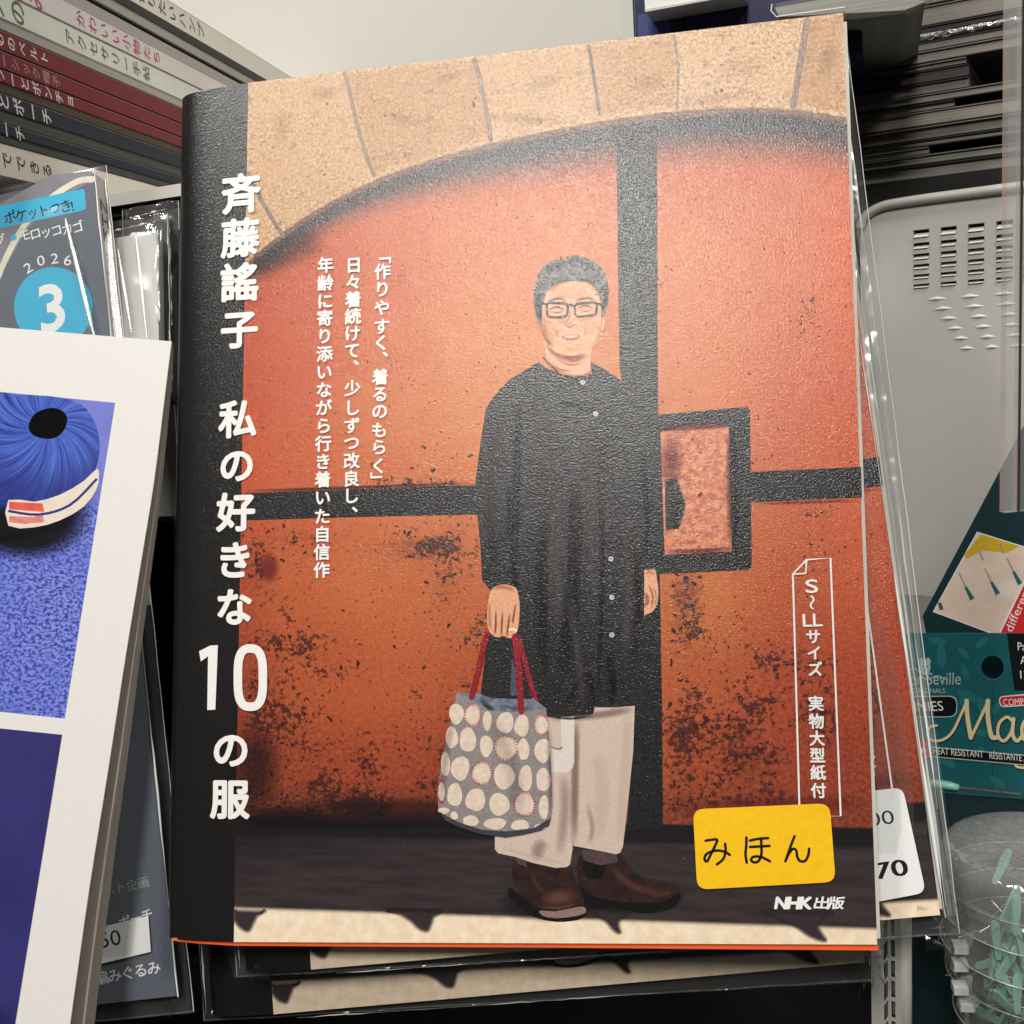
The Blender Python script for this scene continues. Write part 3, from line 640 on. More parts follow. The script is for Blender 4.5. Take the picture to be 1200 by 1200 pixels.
    g.stroke([(571,742),(563,775),(553,817)], 6.5, STR); g.stroke([(604,746),(608,785),(611,833)], 7.5, STR)
    g.build('printed_bag', cover)

    # ---------- lettering
    z0 = g.z+8e-6
    t = Art(z=z0)
    for ch, x, y, s in (('斉',283,227,47),('藤',282,279,46),('謠',281,331,46),('子',281,386,45),('私',279,491,45),('の',278,545,43),('好',277,600,46),('き',275.5,656,45),('な',275,711,45),('の',271,878,45),('服',270,936,47)):
        t.char(ch, x, y, s, s*1.02, WHITE, .05)
    t.poly([(234,763),(247,756.5),(256,756),(253,831.5),(243.5,832),(244.5,769),(236,775)], WHITE)
    o_ = [(294+19*c_*abs(c_)**-.35, 794+39*s_*abs(s_)**-.35) for c_, s_ in [(math.cos(a_)+1e-6, math.sin(a_)+1e-6) for a_ in [2*math.pi*i/48 for i in range(48)]]]
    o_ = [(294+(19.5-4.9)*math.copysign(abs(c)**.75, c), 794+(39-4.9)*math.copysign(abs(s)**.6, s)) for c, s in [(math.cos(2*math.pi*i/60), math.sin(2*math.pi*i/60)) for i in range(60)]]
    t.stroke(o_, 10, WHITE, 0, closed=True)
    t.build('title_lettering', cover)
    t = Art(z=z0)
    t.vtext('「作りやすく、', [300,318.5,339,361,383,402,418], 449, 447, 19.5, WHITE, .044)
    t.vtext('着るのもらく」', [442,462,482,504,524,546,563], 446, 444, 19.5, WHITE, .044)
    t.vtext('日々着続けて、', [311,331,351,371,391,411,428], 415, 413, 19.5, WHITE, .044)
    t.vtext('少しずつ改良し、', [455,478,499,519,540,561,581,600], 413.5, 411.5, 19.5, WHITE, .044)
    t.vtext('年齢に寄り添いながら行き着いた自信作', [311,332,353,373,394,415,436,457,478,499,520,541,562,583,605,626,647,668], 382, 377.5, 19.5, WHITE, .044)
    t.build('caption_lettering', cover)
    t = Art(z=z0)
    t.char('S', 951, 687, 14, 15.5, WHITE, .03, fit=True); t.char('〜', 951.5, 706, 20, 18, WHITE, .02, rot=-math.pi/2)
    t.char('L', 946, 727, 10.5, 14.5, WHITE, .03, fit=True); t.char('L', 958, 726.6, 10.5, 14.5, WHITE, .03, fit=True)
    t.vtext('サイズ', [746,765,784], 953, 955, 18, WHITE, .044); t.vtext('実物大型紙付', [824,845,865,885,905,926], 956, 959, 18.5, WHITE, .044)
    t.stroke([(929,673),(945,656),(973,654),(985,956),(937,957)], 2.2, WHITE, 0, closed=True); t.stroke([(929.5,673),(944,672),(945,656)], 2, WHITE, 0)
    t.build('size_note', cover)
    t = Art(z=z0)
    for ch, x, wd in (('N', 915.5, 14.5), ('H', 930, 14.5), ('K', 944.5, 14.5)): t.char(ch, x, 1057.8, wd-1.5, 13, WHITE, .12, fit=True, shear=.22)
    for ch, x, wd in (('出', 963, 17), ('版', 980, 18)): t.char(ch, x, 1057.6, wd, 14, WHITE, .05, fit=True, shear=.22)
    t.build('publisher_logo', cover)
    # ---------- yellow handwritten sticker
    YEL = plain('yellow_sticker', (250, 196, 14), .5, .4, .05, 500, (1500, .2, .0002))
    INK = plain('marker_ink', (12, 11, 14), .4, .5, .05)
    q = rrect([(812,948),(972,941),(979,1033),(817,1042)], 13)
    pl = [L(*p) for p in q]; s = MB(); s.prism(pl, z0+2e-5, z0+1.4e-4, YEL); st = s.build('sticker', root)
    h = Art(z=z0+1.5e-4)
    def zz(p): return [(790+x*.20833, 930+y*.20833) for x, y in p]
    for p in ([(177,263),(215,257),(241,258),(233,285),(206,340),(186,378),(172,370),(176,345),(205,325),(250,318),(290,328),(313,343)],[(286,280),(289,320),(276,365),(240,396)],
              [(406,245),(405,290),(401,340),(408,386)],[(426,262),(475,252),(528,248)],[(426,298),(480,295),(536,292)],[(488,256),(491,310),(488,350),(470,380),(445,383),(432,368),(450,352),(490,355),(538,378)],
              [(676,238),(656,290),(625,378)],[(627,374),(642,340),(665,310),(685,316),(691,350),(706,376),(735,376),(753,345),(758,308)]):
        h.stroke(zz(p), 3.2, INK, 5)
    h.build('handwriting', st)
    return root, dict(top=z0)
book, _i = build_book()

# ================================================================== clear sleeves and the wrapped copies
CLEAR = clear('clear_film', milk=.03)
CLEARR = clear('clear_film_fold', .18, .85, .10, wob=(160, .9, .003))
BAND = clear('film_glare_streak', .12, .6, .16, wob=(60, .9, .004), milk=.10)  # milky strips imitating soft bright streaks of glare on the film
SHEEN = clear('film_sheen', .06, .7, .22, wob=None)
FOLDC = clear('clear_film_fold_thin', .12, .5, .2, wob=(160, .9, .003), milk=.06)
EDGE_GLINT = plain('film_edge', (236, 238, 234), .18, .6, .02)  # near-white colour standing for glints along clear film edges and creases
def sleeve(parent, x0, x1, y0, y1, zf, zb, name='clear_sleeve', seed=0, folds=(), amp=.0006, x1t=None):
    x1t = x1 if x1t is None else x1t
    rn = random.Random(seed); nx, ny = 14, 18; vs = []; fs = []
    ph = [rn.uniform(0, 6) for _ in range(4)]
    for k, z in enumerate((zf, zb)):
        for j in range(ny+1):
            for i in range(nx+1):
                u, v = i/nx, j/ny; e = min(u, 1-u, v, 1-v)*14; e = min(1, e)
                zz = (zf+zb)/2+(z-(zf+zb)/2)*(.12+.88*e)+(amp*(math.sin(9*v+ph[0]+4*u)+math.sin(17*v+7*u+ph[1])*.5) if k == 0 else 0)
                vs.append((x0+(x1+(x1t-x1)*v-x0)*u+.0005*math.sin(14*v+ph[2]), y0+(y1-y0)*v+.0004*math.sin(11*u+ph[3]), zz))
    o = (nx+1)*(ny+1)
    for j in range(ny):
        for i in range(nx):
            a = j*(nx+1)+i; fs.append((a, a+1, a+nx+2, a+nx+1)); fs.append((o+a, o+a+nx+1, o+a+nx+2, o+a+1))
    s = obj(name, vs, fs, CLEAR, parent, smooth=True)
    mb = MB(); zc = (zf+zb)/2
    def wav(p, q, n=26, a=.0005):
        p, q = np.array(p, float), np.array(q, float)
        return [p+(q-p)*i/n+np.array([rn.uniform(-a, a), rn.uniform(-a, a), 0])*(0 < i < n) for i in range(n+1)]
    mb.tube(wav((x0, y0, zc), (x0, y1, zc), a=.00012), .00010, EDGE_GLINT); mb.tube(wav((x1, y0, zc), (x1t, y1, zc), a=.00012), .00013, EDGE_GLINT)
    mb.tube(wav((x0, y0, zc), (x1, y0, zc), a=.0002), .00030, FOLDC); mb.tube(wav((x0, y1, zc), (x1, y1, zc), a=.0002), .00016, CLEARR)
    mb.build('film_seam', s)
    if x1t != x1:
        mb = MB(); zz = zf-.0004
        for (o0, o1, t0, t1) in ((.0016, .0030, .0020, .0050), (.0034, .0043, .0062, .0086)):
            q = [((x1-.005)+o0, y0+.006, zz), ((x1-.005)+o1, y0+.006, zz), ((x1-.005)+t1, y1-.004, zz), ((x1-.005)+t0, y1-.004, zz)]; mb.face(q, BAND)
        mb.build('film_glare_streak', s)
    if folds:
        mb = MB()
        for p, q, r in folds:
            n = 44; pts = wav(p, q, n, .00012 if r < .0006 else .00002); rs = [r*(.12+.88*max(0, math.sin(i*.42+ph[0])*math.sin(i*.19+ph[1]+1))**.8) for i in range(n+1)]
            mb.tube(pts, r, EDGE_GLINT if r < .0006 or r in (.00062,) else SHEEN, 10, rs if r < .0007 else [r*(.5+.5*math.sin(math.pi*i/n)) for i in range(n+1)])
        mb.build('crease_glint', s)
    return s
def crumple(parent, cx, cy, cz, r, seed, name='crumpled_corner', n=16):
    rn = random.Random(seed); mb = MB()
    for _ in range(n):
        p = np.array([cx, cy, cz])+np.array([rn.uniform(-r, r), rn.uniform(-r, r), rn.uniform(0, r)*.6])
        q = [p+np.array([rn.uniform(-r, r), rn.uniform(-r, r), rn.uniform(-r, r)*.5])*.8 for _ in range(3)]
        mb.face(q, CLEARR)
    return mb.build(name, parent)
def drop(o, name):
    for ch in list(o.children):
        if ch.name.split('.')[0] == name:
            for g in list(ch.children): bpy.data.objects.remove(g)
            bpy.data.objects.remove(ch)
XB, XR, XL = float(BB[0]), float(BR[0]), float(BL[0]); YT = float(TR[1])
ybar = L(1010, 583)[1]
GB = 'copies of the orange sewing book'
book['group'] = GB
MA = fitlean([(XB, .0), (XR, .0), (XR, ybar)], [(364, 1134), (1109, 1071), (1041, 577)], shift(M0, z=-.0105)); MA = shift(MA, x=-.0017)
MBm = fitlean([(XB, .0), (XR, .0)], [(324, 1181), (1012, 1139)], shift(M0, z=-.026))
WPRICE = plain('price_label', (238, 238, 236), .35, .4, .02)
BLK = plain('black_ink', (16, 16, 18), .5, .4, .05)
def wrapped(M, label, seed, price):
    r = clone(book); r.matrix_world = Matrix(M.tolist()); r['label'] = label; drop(r, 'sticker'); drop(r, 'endpaper')
    y1 = YT+.006
    xb_, xt_ = XR+.0050, XR+(.0125 if price else .006)
    sl = sleeve(r, XL-.0028, xb_, -.0036, y1, .0014, -.0095, seed=seed, x1t=xt_,
           folds=(((XR+.0010, .002, .0012), (XR+.0022, y1-.006, .0012), .00062), ((XR+.0024, .004, -.003), (XR+.0062, y1-.004, -.003), .00055), ((XR+.0034, .03, .0004), (XR+.0088, y1-.004, .0004), .0004), ((XR-.012, .05, .0016), (XR-.0165, .125, .0016), .00016),
                  ((XL+.0006, .0, .0012), (XL+.0006, .1, .0012), .0003), ((XL+.03, -.003, .0008), (XR-.06, -.0022, .0006), .00016)))
    crumple(sl, XR+.002, -.001, -.002, .005, seed); crumple(sl, XR+.006, y1-.005, -.002, .006, seed+1, n=26); crumple(sl, XL+.004, -.002, -.002, .003, seed+2, n=7)
    if price:
        s = MB(); q = [L(*p, M=M) for p in ((980, 931), (1057, 922), (1084, 1045), (1000, 1061))]
        s.prism(rrect(q, .0026), .0010, .0011, WPRICE); st = s.build('price_sticker', r)
        h = Art(M=M, z=.00113)
        h.line('1,700', (985, 972), (1048, 964), 16, BLK, .0); h.z += 1e-6
        for dx in (-.9, 0, .9): h.line('1,870', (985+dx, 1036), (1064+dx, 1024), 19, BLK); h.z += 1e-6
        h.build('price_lettering', st)
    return r
wrapped(MA, 'copy of the orange sewing book in clear film with a white price sticker', 11, True)
wrapped(MBm, 'lowest film-wrapped copy of the orange sewing book, under the black shadow edge', 23, False)

# ================================================================== white knitting book with yarn photographs, front left
def frame_dir(px0, d0, px1, d1):
    """frame on planes parallel to the main cover: origin seen at px0 (depth d0), y axis through px1"""
    a = hit(*px0, M0[:3, 3]+EN*d0, EN); b = hit(*px1, M0[:3, 3]+EN*d1, EN)
    y = (b-a)/np.linalg.norm(b-a); x = np.cross(y, EN); x /= np.linalg.norm(x)
    return mat4(a, x, y, np.cross(x, y)), np.linalg.norm(b-a)
MK, hk = frame_dir((82, 1200), .016, (201, 400), .0015)
IV = plain('ivory_cover', (226, 222, 217), .42, .45, .025, 700, (900, .06, .0003))
kb = thing('knitting_book', 'white book with photographs of a blue yarn ball, nearest at the left', 'book', MK)
def KL(px, py): return L(px, py, MK)
tr, tl = KL(201, 400), KL(-420, 349); edge = [KL(*p) for p in spline([(201,400),(196,440),(181,560),(165,660),(147,770),(127,900),(104,1045),(80,1215)], 4, False)]
blx = KL(-520, 1160)
mb = MB(); mb.prism([tl]+edge+[blx], -.0005, 0, IV); cv = mb.build('front_cover', kb)
RB = plain('maroon_board', (70, 26, 22), .6, .3, .1); PG = pages_mat('knit_pages', (176, 168, 156), 2, 2600, .3)
mb = MB(); n = len(edge); off = lambda t, s: np.array([-.0006, 0])
for i in range(n-1):                          # pages fan open towards the foot
    d0, d1 = .0012+.0085*(i/(n-1))**.9, .0012+.0085*((i+1)/(n-1))**.9
    p, q = edge[i]-np.array([.0003, 0]), edge[i+1]-np.array([.0003, 0])
    s = np.array([.0014, 0])
    mb.face([(*p, -.0005), (*q, -.0005), (*q, -.0005-.0009), (*p, -.0005-.0005)], RB)
    m0, m1 = -.0005-d0*.55, -.0005-d1*.55
    mb.face([(*(p), -.0005-.0005), (*(q), -.0005-.0009), (*(q+s*.55*i/n), m1), (*(p+s*.55*i/n), m0)], PG)
    mb.face([(*(p+s*.55*i/n), m0), (*(q+s*.55*i/n), m1), (*(q+s*i/n), m1-.0002), (*(p+s*i/n), m0-.0002)], BLK if False else PG)
    mb.face([(*(p+s*i/n), m0-.0002), (*(q+s*i/n), m1-.0002), (*(q+s*1.6*i/n), -.0005-d1), (*(p+s*1.6*i/n), -.0005-d0)], PG)
    mb.face([(*(p+s*1.6*i/n), -.0005-d0), (*(q+s*1.6*i/n), -.0005-d1), (*(q-np.array([.03, 0])), -.0005-d1), (*(p-np.array([.03, 0])), -.0005-d0)], PG)
mb.build('page_block', kb)
def knit_mat(name, c1, c2, c3, sc=(1, 1, 1), blur=False):
    nt = NT(name); w = nt.noise(90, 3, .6, col=True)
    co = nt.t.nodes.new('ShaderNodeVectorMath'); co.operation = 'MULTIPLY_ADD'
    nt.set(co.inputs[0], w); co.inputs[1].default_value = (.004, .004, 0); nt.set(co.inputs[2], nt.tc)
    v = nt.noise(800, 3, .6, nt.scale((1, 1.4, 1), co.outputs[0]))
    f = nt.step(v, .34, .66, 0, 1); f = nt.math('ADD', nt.math('MULTIPLY', f, .8), nt.math('MULTIPLY', nt.noise(700, 3), .25))
    a = nt.mix(nt.step(f, .15, .8), lin(c1), lin(c2)); a = nt.mix(nt.step(nt.noise(30, 3), .4, .75, 0, .6), a, lin(c3))
    nt.bsdf(a, .4, .4); return nt.m
KN = knit_mat('print_knit', (44, 54, 146), (128, 142, 224), (84, 98, 192))
KN2 = plain('print_knit_blur', (50, 47, 108), .4, .4, .18, 45)
KNB = plain('print_knit_far', (112, 120, 202), .4, .4, .15, 60)
k = Art(MK, z=3e-5, dz=6e-6)
k.poly([(-330,428),(135,472),(76,842),(-400,792)], KN)
k.poly([(-330,428),(135,472),(116,590),(-345,540)], KNB)
kf = soft('print_knit_shade', (30, 30, 92), False); kbk = soft('print_knit_black', (8, 8, 16), False)
k.softstroke([(-60,566),(60,580),(116,590)], 60, soft('print_knit_mid', (104, 110, 186), False), .6)
k.fade(30, 606, 80, 54, kbk, 1.0, .6); k.fade(20, 570, 92, 56, kf, .9, .7)
def yarn_mat():
    nt = NT('print_yarn'); x, y, z = nt.xyz(); hc = KL(55, 498)
    dx = nt.math('SUBTRACT', x, float(hc[0])); dy = nt.math('SUBTRACT', y, float(hc[1]))
    an = nt.math('ARCTAN2', dy, dx); rr = nt.math('SQRT', nt.math('ADD', nt.math('MULTIPLY', dx, dx), nt.math('MULTIPLY', dy, dy)))
    cb = nt.t.nodes.new('ShaderNodeCombineXYZ'); nt.set(cb.inputs[0], nt.math('MULTIPLY', nt.math('ADD', an, nt.math('MULTIPLY', rr, 26)), 24)); nt.set(cb.inputs[1], nt.math('MULTIPLY', rr, 30))
    f = nt.math('ADD', nt.math('MULTIPLY', nt.noise(1.6, 4, .75, cb.outputs[0]), .7), nt.math('MULTIPLY', nt.noise(.35, 2, .5, cb.outputs[0]), .3))
    c = nt.mix(nt.step(f, .35, .7), lin((22, 34, 140)), lin((92, 130, 226)))
    c = nt.mix(nt.step(f, .62, .78), c, lin((196, 216, 250)))
    c = nt.mix(nt.step(f, .46, .36), c, lin((10, 12, 60)))
    low = nt.step(nt.math('SUBTRACT', rr, nt.math('MULTIPLY', dy, .5)), .014, .034); c = nt.mix(nt.math('MULTIPLY', low, .75), c, lin((28, 30, 110)))
    nt.bsdf(c, .4, .4); return nt.m
YM = yarn_mat()
k.poly([(-20,470),(20,463),(72,466),(100,478),(113,500),(117,525),(112,550),(100,570),(80,590),(50,604),(10,606),(-40,600)], YM, 3)
k.poly([(34,497),(42,484),(60,478),(74,482),(79,492),(74,506),(62,514),(46,513),(36,507)], plain('print_hole', (7, 7, 8), .6, .05), 3)
k.fade(15, 612, 80, 24, kbk, .95, .5, rot=-.15)
k.poly([(10,586),(40,588),(70,580),(98,564),(114,549),(116,560),(113,574),(98,594),(70,610),(40,618),(10,616)], plain('print_band', (226, 212, 196), .4, .4, .06, 300), 2)
k.poly([(11,588),(50,590),(52,600),(11,597)], plain('print_band_red', (214, 90, 70), .4, .4, .2, 300)); k.poly([(11,605),(40,606),(50,600),(52,612),(30,614),(11,612)], plain('print_band_pink', (214, 128, 124), .4, .4, .25, 400))
k.stroke([(11,599),(46,603),(82,592),(113,562)], 3, plain('print_band_blue', (40, 48, 120), .4))
k.poly([(-404,812),(73,861),(18,1200),(16,1215),(-470,1165)], KN2); k.softstroke([(-300,1190),(-100,1200),(20,1205)], 60, soft('print_knit_shade2', (26, 28, 84), False), .8)
k.build('printed_yarn', cv)

# ================================================================== grey craft magazine in clear film, behind the white book
def Z(px, py, z): return hit(px, py, np.array([0, 0, z]), np.array([0, 0, 1.]))
def vframe(pa, Y, pb, lean=0.0):
    """upright frame whose x axis is the level line seen through pixels pa (at depth Y) and pb; origin at pa"""
    a = W(*pa, Y); b = Z(*pb, a[2]); x = b-a; x /= np.linalg.norm(x)
    if x[0] < 0: x = -x
    z = np.cross(x, [0, 0, 1.]); up = np.array([0, 0, 1.])*math.cos(lean)-z*math.sin(lean)
    return mat4(a, x, up, np.cross(x, up))
MC, hc = frame_dir((208, 1167), -.0115, (110, 203), -.0125)
def CL(px, py): return L(px, py, MC)
cm = thing('craft_magazine', 'grey craft magazine in clear film with a blue circle and blue label', 'magazine', MC)
GREYC = plain('print_slate', (98, 104, 114), .4, .4, .06, 25)
SPW = plain('print_spine_white', (214, 206, 204), .45, .4, .04)
wc = .205
mb = MB(); mb.box(-wc, 0, 0, hc, -.0004, 0, GREYC); cv = mb.build('front_cover', cm)
mb = MB(); mb.box(-.0008, .0002, 0, hc*.45, -.0085, -.0005, plain('print_spine_dark', (40, 42, 48), .4)); mb.box(-.0008, .0002, hc*.45, hc, -.0085, -.0005, SPW); spn = mb.build('spine', cm)
mb = MB(); mb.box(-wc+.001, -.001, .001, hc-.001, -.008, -.0005, PAGES); mb.build('page_block', cm)
mb = MB(); mb.box(-wc, 0, 0, hc, -.009, -.0086, GREYC); mb.build('back_cover', cm)
c = Art(MC, z=2e-5, dz=4e-6)
CYAN = plain('print_cyan', (62, 176, 214), .4, .4, .03); WI = plain('print_white', (236, 236, 236), .4, .4, .02); DK = plain('print_black', (24, 24, 30), .4)
c.stroke([(-30,400),(0,318),(30,262),(60,232),(90,213),(108,210)], 8, plain('print_handle', (214, 206, 190), .4, .4, .1, 200))
c.poly([(108,212),(60,238),(30,272),(2,322),(-20,400),(-40,420),(-40,330),(-20,250),(60,205),(108,200)], plain('print_slate_light', (128, 128, 134), .4, .4, .1, 60))
c.stroke([(-30,400),(0,318),(30,262),(60,232),(90,213),(108,210)], 7, plain('print_handle2', (220, 212, 196), .4, .4, .1, 200))
c.poly(rrect([(-20,246),(99,221),(101,246),(-20,272)], 4), CYAN)
for i, ch in enumerate('ポケットつき!'):
    c.char(ch, 12+i*13.0, 254.5-i*2.6, 15 if ch not in 'ッ' else 13, 16, DK, .02, ang=.16)
c.char('グ', 0, 281, 13, 14, WI, .015, ang=.14); c.blob(16, 278.5, 3.6, 3.6, CYAN, 14)
for i, ch in enumerate('モロッコカゴ'): c.char(ch, 29+i*12.4, 275.5-i*1.9, 14, 15, WI, .015, ang=.12)
for ch, x, y, a in (('2',33,314,.35),('0',48,305.5,.12),('2',64,303,-.05),('6',79.5,305,-.22)): c.char(ch, x, y, 8.5, 12, WI, .0, fit=True, ang=a); 
c.blob(62.5, 360, 46, 47, CYAN, 48)
for k in range(5): c.char('3', 60+[-2,2,0,0,0][k]*.9, 361+[0,0,-2,2,0][k]*.9, 27, 54, WI, .0, fit=True); c.up()
c.build('cover_headline', cv); c = Art(MC, z=2e-5, dz=4e-6)
GT = plain('print_grey_text', (170, 174, 178), .4, .4, .02)
c.htext('ゲスト企画', (114, 1045), (168, 1034), 14, GT, .0, ang=.12)
c.htext('ポーチ', (146, 1080), (172, 1072), 15, WI, .02, ang=.14); 
c.htext('編みぐるみ', (119, 1146), (180, 1134), 17, WI, .015, ang=.14)
c.build('cover_small_print', cv)
st = MB(); st.prism([CL(60, 1100), CL(176, 1072), CL(179, 1114), CL(62, 1142)], .0011, .0012, WPRICE); st = st.build('price_sticker', cm)
h = Art(MC, z=.00122); h.line('¥750', (92, 1116), (145, 1105), 18, BLK, .0); h.build('price_lettering', st)
# lettering down the spine
MCS = mat4(MC[:3, 3]+MC[:3, 0]*.00022, -MC[:3, 2], MC[:3, 1], MC[:3, 0])
sp = MB()
def spine_text(mb, txt, x, y0, pitch, size, m, rot=-math.pi/2, z=2e-5, sx=1.0):
    for i, ch in enumerate(txt):
        v, f = glyph(ch); g = (v-np.array([.5, .38]))*size; cs, sn = math.cos(rot), math.sin(rot)
        gx, gy = cs*g[:, 0]-sn*g[:, 1], sn*g[:, 0]+cs*g[:, 1]
        for k, (dx, dy) in enumerate(((0, 0), (1, 0), (-1, 0), (0, 1), (0, -1))):
            mb.mesh([(x+a*sx+dx*size*.018, y0+i*pitch+b+dy*size*.018, z+k*1.5e-6) for a, b in zip(gx, gy)], f, m)
RDI = plain('print_spine_red', (196, 40, 66), .4)
spine_text(sp, 'NHK', .0045, hc-.010, -.0052, .0062, DK, 0); spine_text(sp, 'すてきにハンドメイド', .0045, hc-.029, -.0066, .0062, RDI, 0)
tmp = sp.build('spine_lettering', spn); tmp.matrix_basis = Matrix((np.linalg.inv(MC) @ MCS).tolist())
sl = sleeve(cm, -wc-.004, .0026, -.006, hc+.004, .0018, -.0095, seed=5, amp=.00025, folds=(((.0008, 0, .0012), (.0008, hc, .0012), .0004), ((-.0052, hc*.80, .002), (-.0105, hc*.945, .002), .0011), ((-.0035, hc*.76, .002), (-.0085, hc*.90, .002), .0009),((.0016, hc*.7, -.004), (.0016, hc, -.004), .0004)))
crumple(sl, -.001, -.004, -.002, .004, 8, n=8)
# ---------- two booklets in film standing behind it
def film_booklet(q, d, label, col, cat='booklet', seed=1, name='film_booklet'):
    MQ, hq = frame_dir(q[0], d, q[1], d-.004)
    r = thing(name, label, cat, MQ); ww = abs(L(*q[2], MQ)[0])
    m = MB(); m.box(-ww, 0, 0, hq, -.004, 0, col); m.build('card', r)
    s = sleeve(r, -ww-.003, .003, -.002, hq+.007, .0016, -.0055, seed=seed, amp=.0009, folds=(((-.003, hq*.3, .0022), (-.0065, hq*.97, .0022), .0008), ((-.0085, hq*.35, .0022), (-.013, hq*.9, .0022), .0008), ((.0008, hq*.4, .001), (.0008, hq, .001), .0005), ((-ww*.9, hq+.002, .001), (.0, hq+.003, .001), .0005)))
    crumple(s, -.001, hq+.002, 0, .004, seed+3, n=8)
    for k in range(5): pass
    return r
film_booklet(((187, 452), (184, 271), (118, 285)), -.020, 'pale card in clear film between the grey magazine and the black spine', plain('pale_card', (205, 203, 200), .5, .3, .03), seed=31)
film_booklet(((203, 470), (197, 256), (150, 264)), -.029, 'dark booklet in clear film, farther back beside the black spine', plain('dark_card', (52, 46, 46), .5, .3, .1), seed=41)

# ================================================================== left: shelf board with a stack of magazines, spines out
MS = vframe((0, 32), .085, (180, 111))
def SL_(px, py): return L(px, py, MS)
x0s = SL_(-60, 60)[0]
GS = 'magazines stacked spine out on the upper shelf'
PGW = pages_mat('stack_pages', (196, 190, 182), 1, 2400, .25); PGG = pages_mat('stack_pages_brown', (110, 100, 88), 1, 2600, .5); PGD = pages_mat('stack_pages_grey', (104, 106, 102), 1, 2600, .5)
FEDGE = plain('film_edge_dull', (150, 140, 138), .3, .5, .3, 30)
def stackmag(yt, yb, label, spine, parts, texts=(), inset=0.0, length=.36, film=True):
    ya, yb_ = SL_(100, yt)[1], SL_(100, yb)[1]; t = ya-yb_-.0005
    M = shift(MS, x0s+inset, yb_, -abs(inset)*.2)
    r = thing('stacked_magazine', label, 'magazine', M, GS)
    y = 0
    for nm, frac, mat in parts:
        m = MB(); h_ = t*frac; back = -.19
        m.box(0, length, y, y+h_-.00005, back, 0 if nm != 'page_block' else -.0006, mat); p = m.build(nm, r); y += h_
        if nm == 'spine': e = MB(); e.tube([(0, y-.0001, .00003), (length, y-.0001, .00003)], .00009, FEDGE, 5); e.build('film_edge', p)
        for (txt, x, size, tm, bold) in texts:
            if nm == spine:
                g = MB(); spine_text(g, txt, x, 0, 0, size, tm, math.pi/2) if False else None
                for i, ch in enumerate(txt): spine_text(g, ch, x+i*size*1.3, y-h_/2, 0, size, tm, math.pi/2, 3e-5, 1.0)
                g.build('spine_lettering', p)
    return r
MAR = plain('spine_maroon', (118, 12, 34), .4, .25, .06, 60); NAV = plain('spine_navy', (14, 20, 46), .4, .25, .06); CRM = plain('spine_cream', (236, 230, 218), .5, .3, .03); CHR = plain('cover_charcoal', (44, 43, 46), .5, .3, .08)
PNK = plain('ink_pink', (184, 50, 98), .4); GRN = plain('ink_green', (72, 98, 62), .4); INKB = plain('ink_dark', (28, 26, 30), .4); IW = plain('ink_pale', (224, 218, 212), .4, .4, .05); PSP = plain('spine_pale', (226, 218, 216), .25, .5, .06, 60); GSP = plain('spine_greenish', (226, 228, 218), .25, .5, .06, 60)
xo = SL_(170, 60)[0]-x0s
stackmag(-62, -31, 'cream spine with black characters, topmost on the charcoal magazine', 'spine', [('spine', 1, CRM)], [('いま作りたいハンプ', xo*.86, .0072, INKB, 0)], length=.36)
stackmag(-31, -4, 'magazine with charcoal cover over bare white page edges near the stack top', 'x', [('back_cover', .1, CHR), ('page_block', .52, PGW), ('front_cover', .38, CHR)])
stackmag(-3, 37, 'pale spine with pink lettering in the left stack', 'spine', [('spine', .62, PSP), ('page_block', .38, PGW)], [('かぎ針編み', .0, .0098, PNK, 0), ('かわいい小物たち', xo*.62, .0064, PNK, 0)])
stackmag(38, 76, 'pale spine with green lettering, under the pink-lettered one', 'spine', [('page_block', .3, PGW), ('spine', .7, GSP)], [('ビーズの', .004, .009, GRN, 0), ('アクセサリー手帖', xo*.55, .0062, GRN, 0)])
stackmag(77, 98, 'upper maroon spine, just under the green-lettered one', 'spine', [('spine', 1, MAR)], [('毛糸で編むのベルト', .002, .0048, IW, 0)])
stackmag(98.5, 117, 'middle maroon spine with faint lettering', 'spine', [('spine', 1, MAR)], [('手編みのベーシック帽子', -.002, .0046, plain('ink_faint', (176, 130, 130), .4), 0)])
stackmag(117.5, 141, 'lowest maroon spine with brownish page edges beneath it', 'spine', [('page_block', .45, PGG), ('spine', .55, MAR)], [('のマフラーとポンチョ', .004, .0052, IW, 0)], inset=.0005)
stackmag(141.5, 172, 'upper navy spine with white lettering', 'spine', [('page_block', .42, PGD), ('spine', .58, NAV)], [('バッグとポーチ', .0, .0062, IW, 0)], inset=.001)
stackmag(172.5, 193, 'lower navy spine with white lettering', 'spine', [('page_block', .45, PGD), ('spine', .55, NAV)], [('バッグとポーチ', -.012, .0056, IW, 0)], inset=.0)
stackmag(193.5, 228, 'beige spine with two rows of black lettering at the stack bottom', 'spine', [('spine', 1, CRM)], [('ひとりでできる', -.0, .0058, INKB, 0)])
# board under the stack, with a folded pale lip
yl = W(125, 238, .115); MSH = vframe((125, 229), .115, (205, 216))
m = MB(); hh = .0042
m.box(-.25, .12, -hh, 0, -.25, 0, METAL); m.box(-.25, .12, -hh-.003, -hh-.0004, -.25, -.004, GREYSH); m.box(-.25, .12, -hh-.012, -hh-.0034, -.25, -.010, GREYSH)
for k in range(8): m.box(-.05+k*.011, -.043+k*.011, -hh-.0056, -hh-.0046, -.012, -.0096, METAL)
tag(m.build('upper_shelf', M=MSH), 'pale enamelled shelf board with folded lip under the left magazine stack', 'shelf')

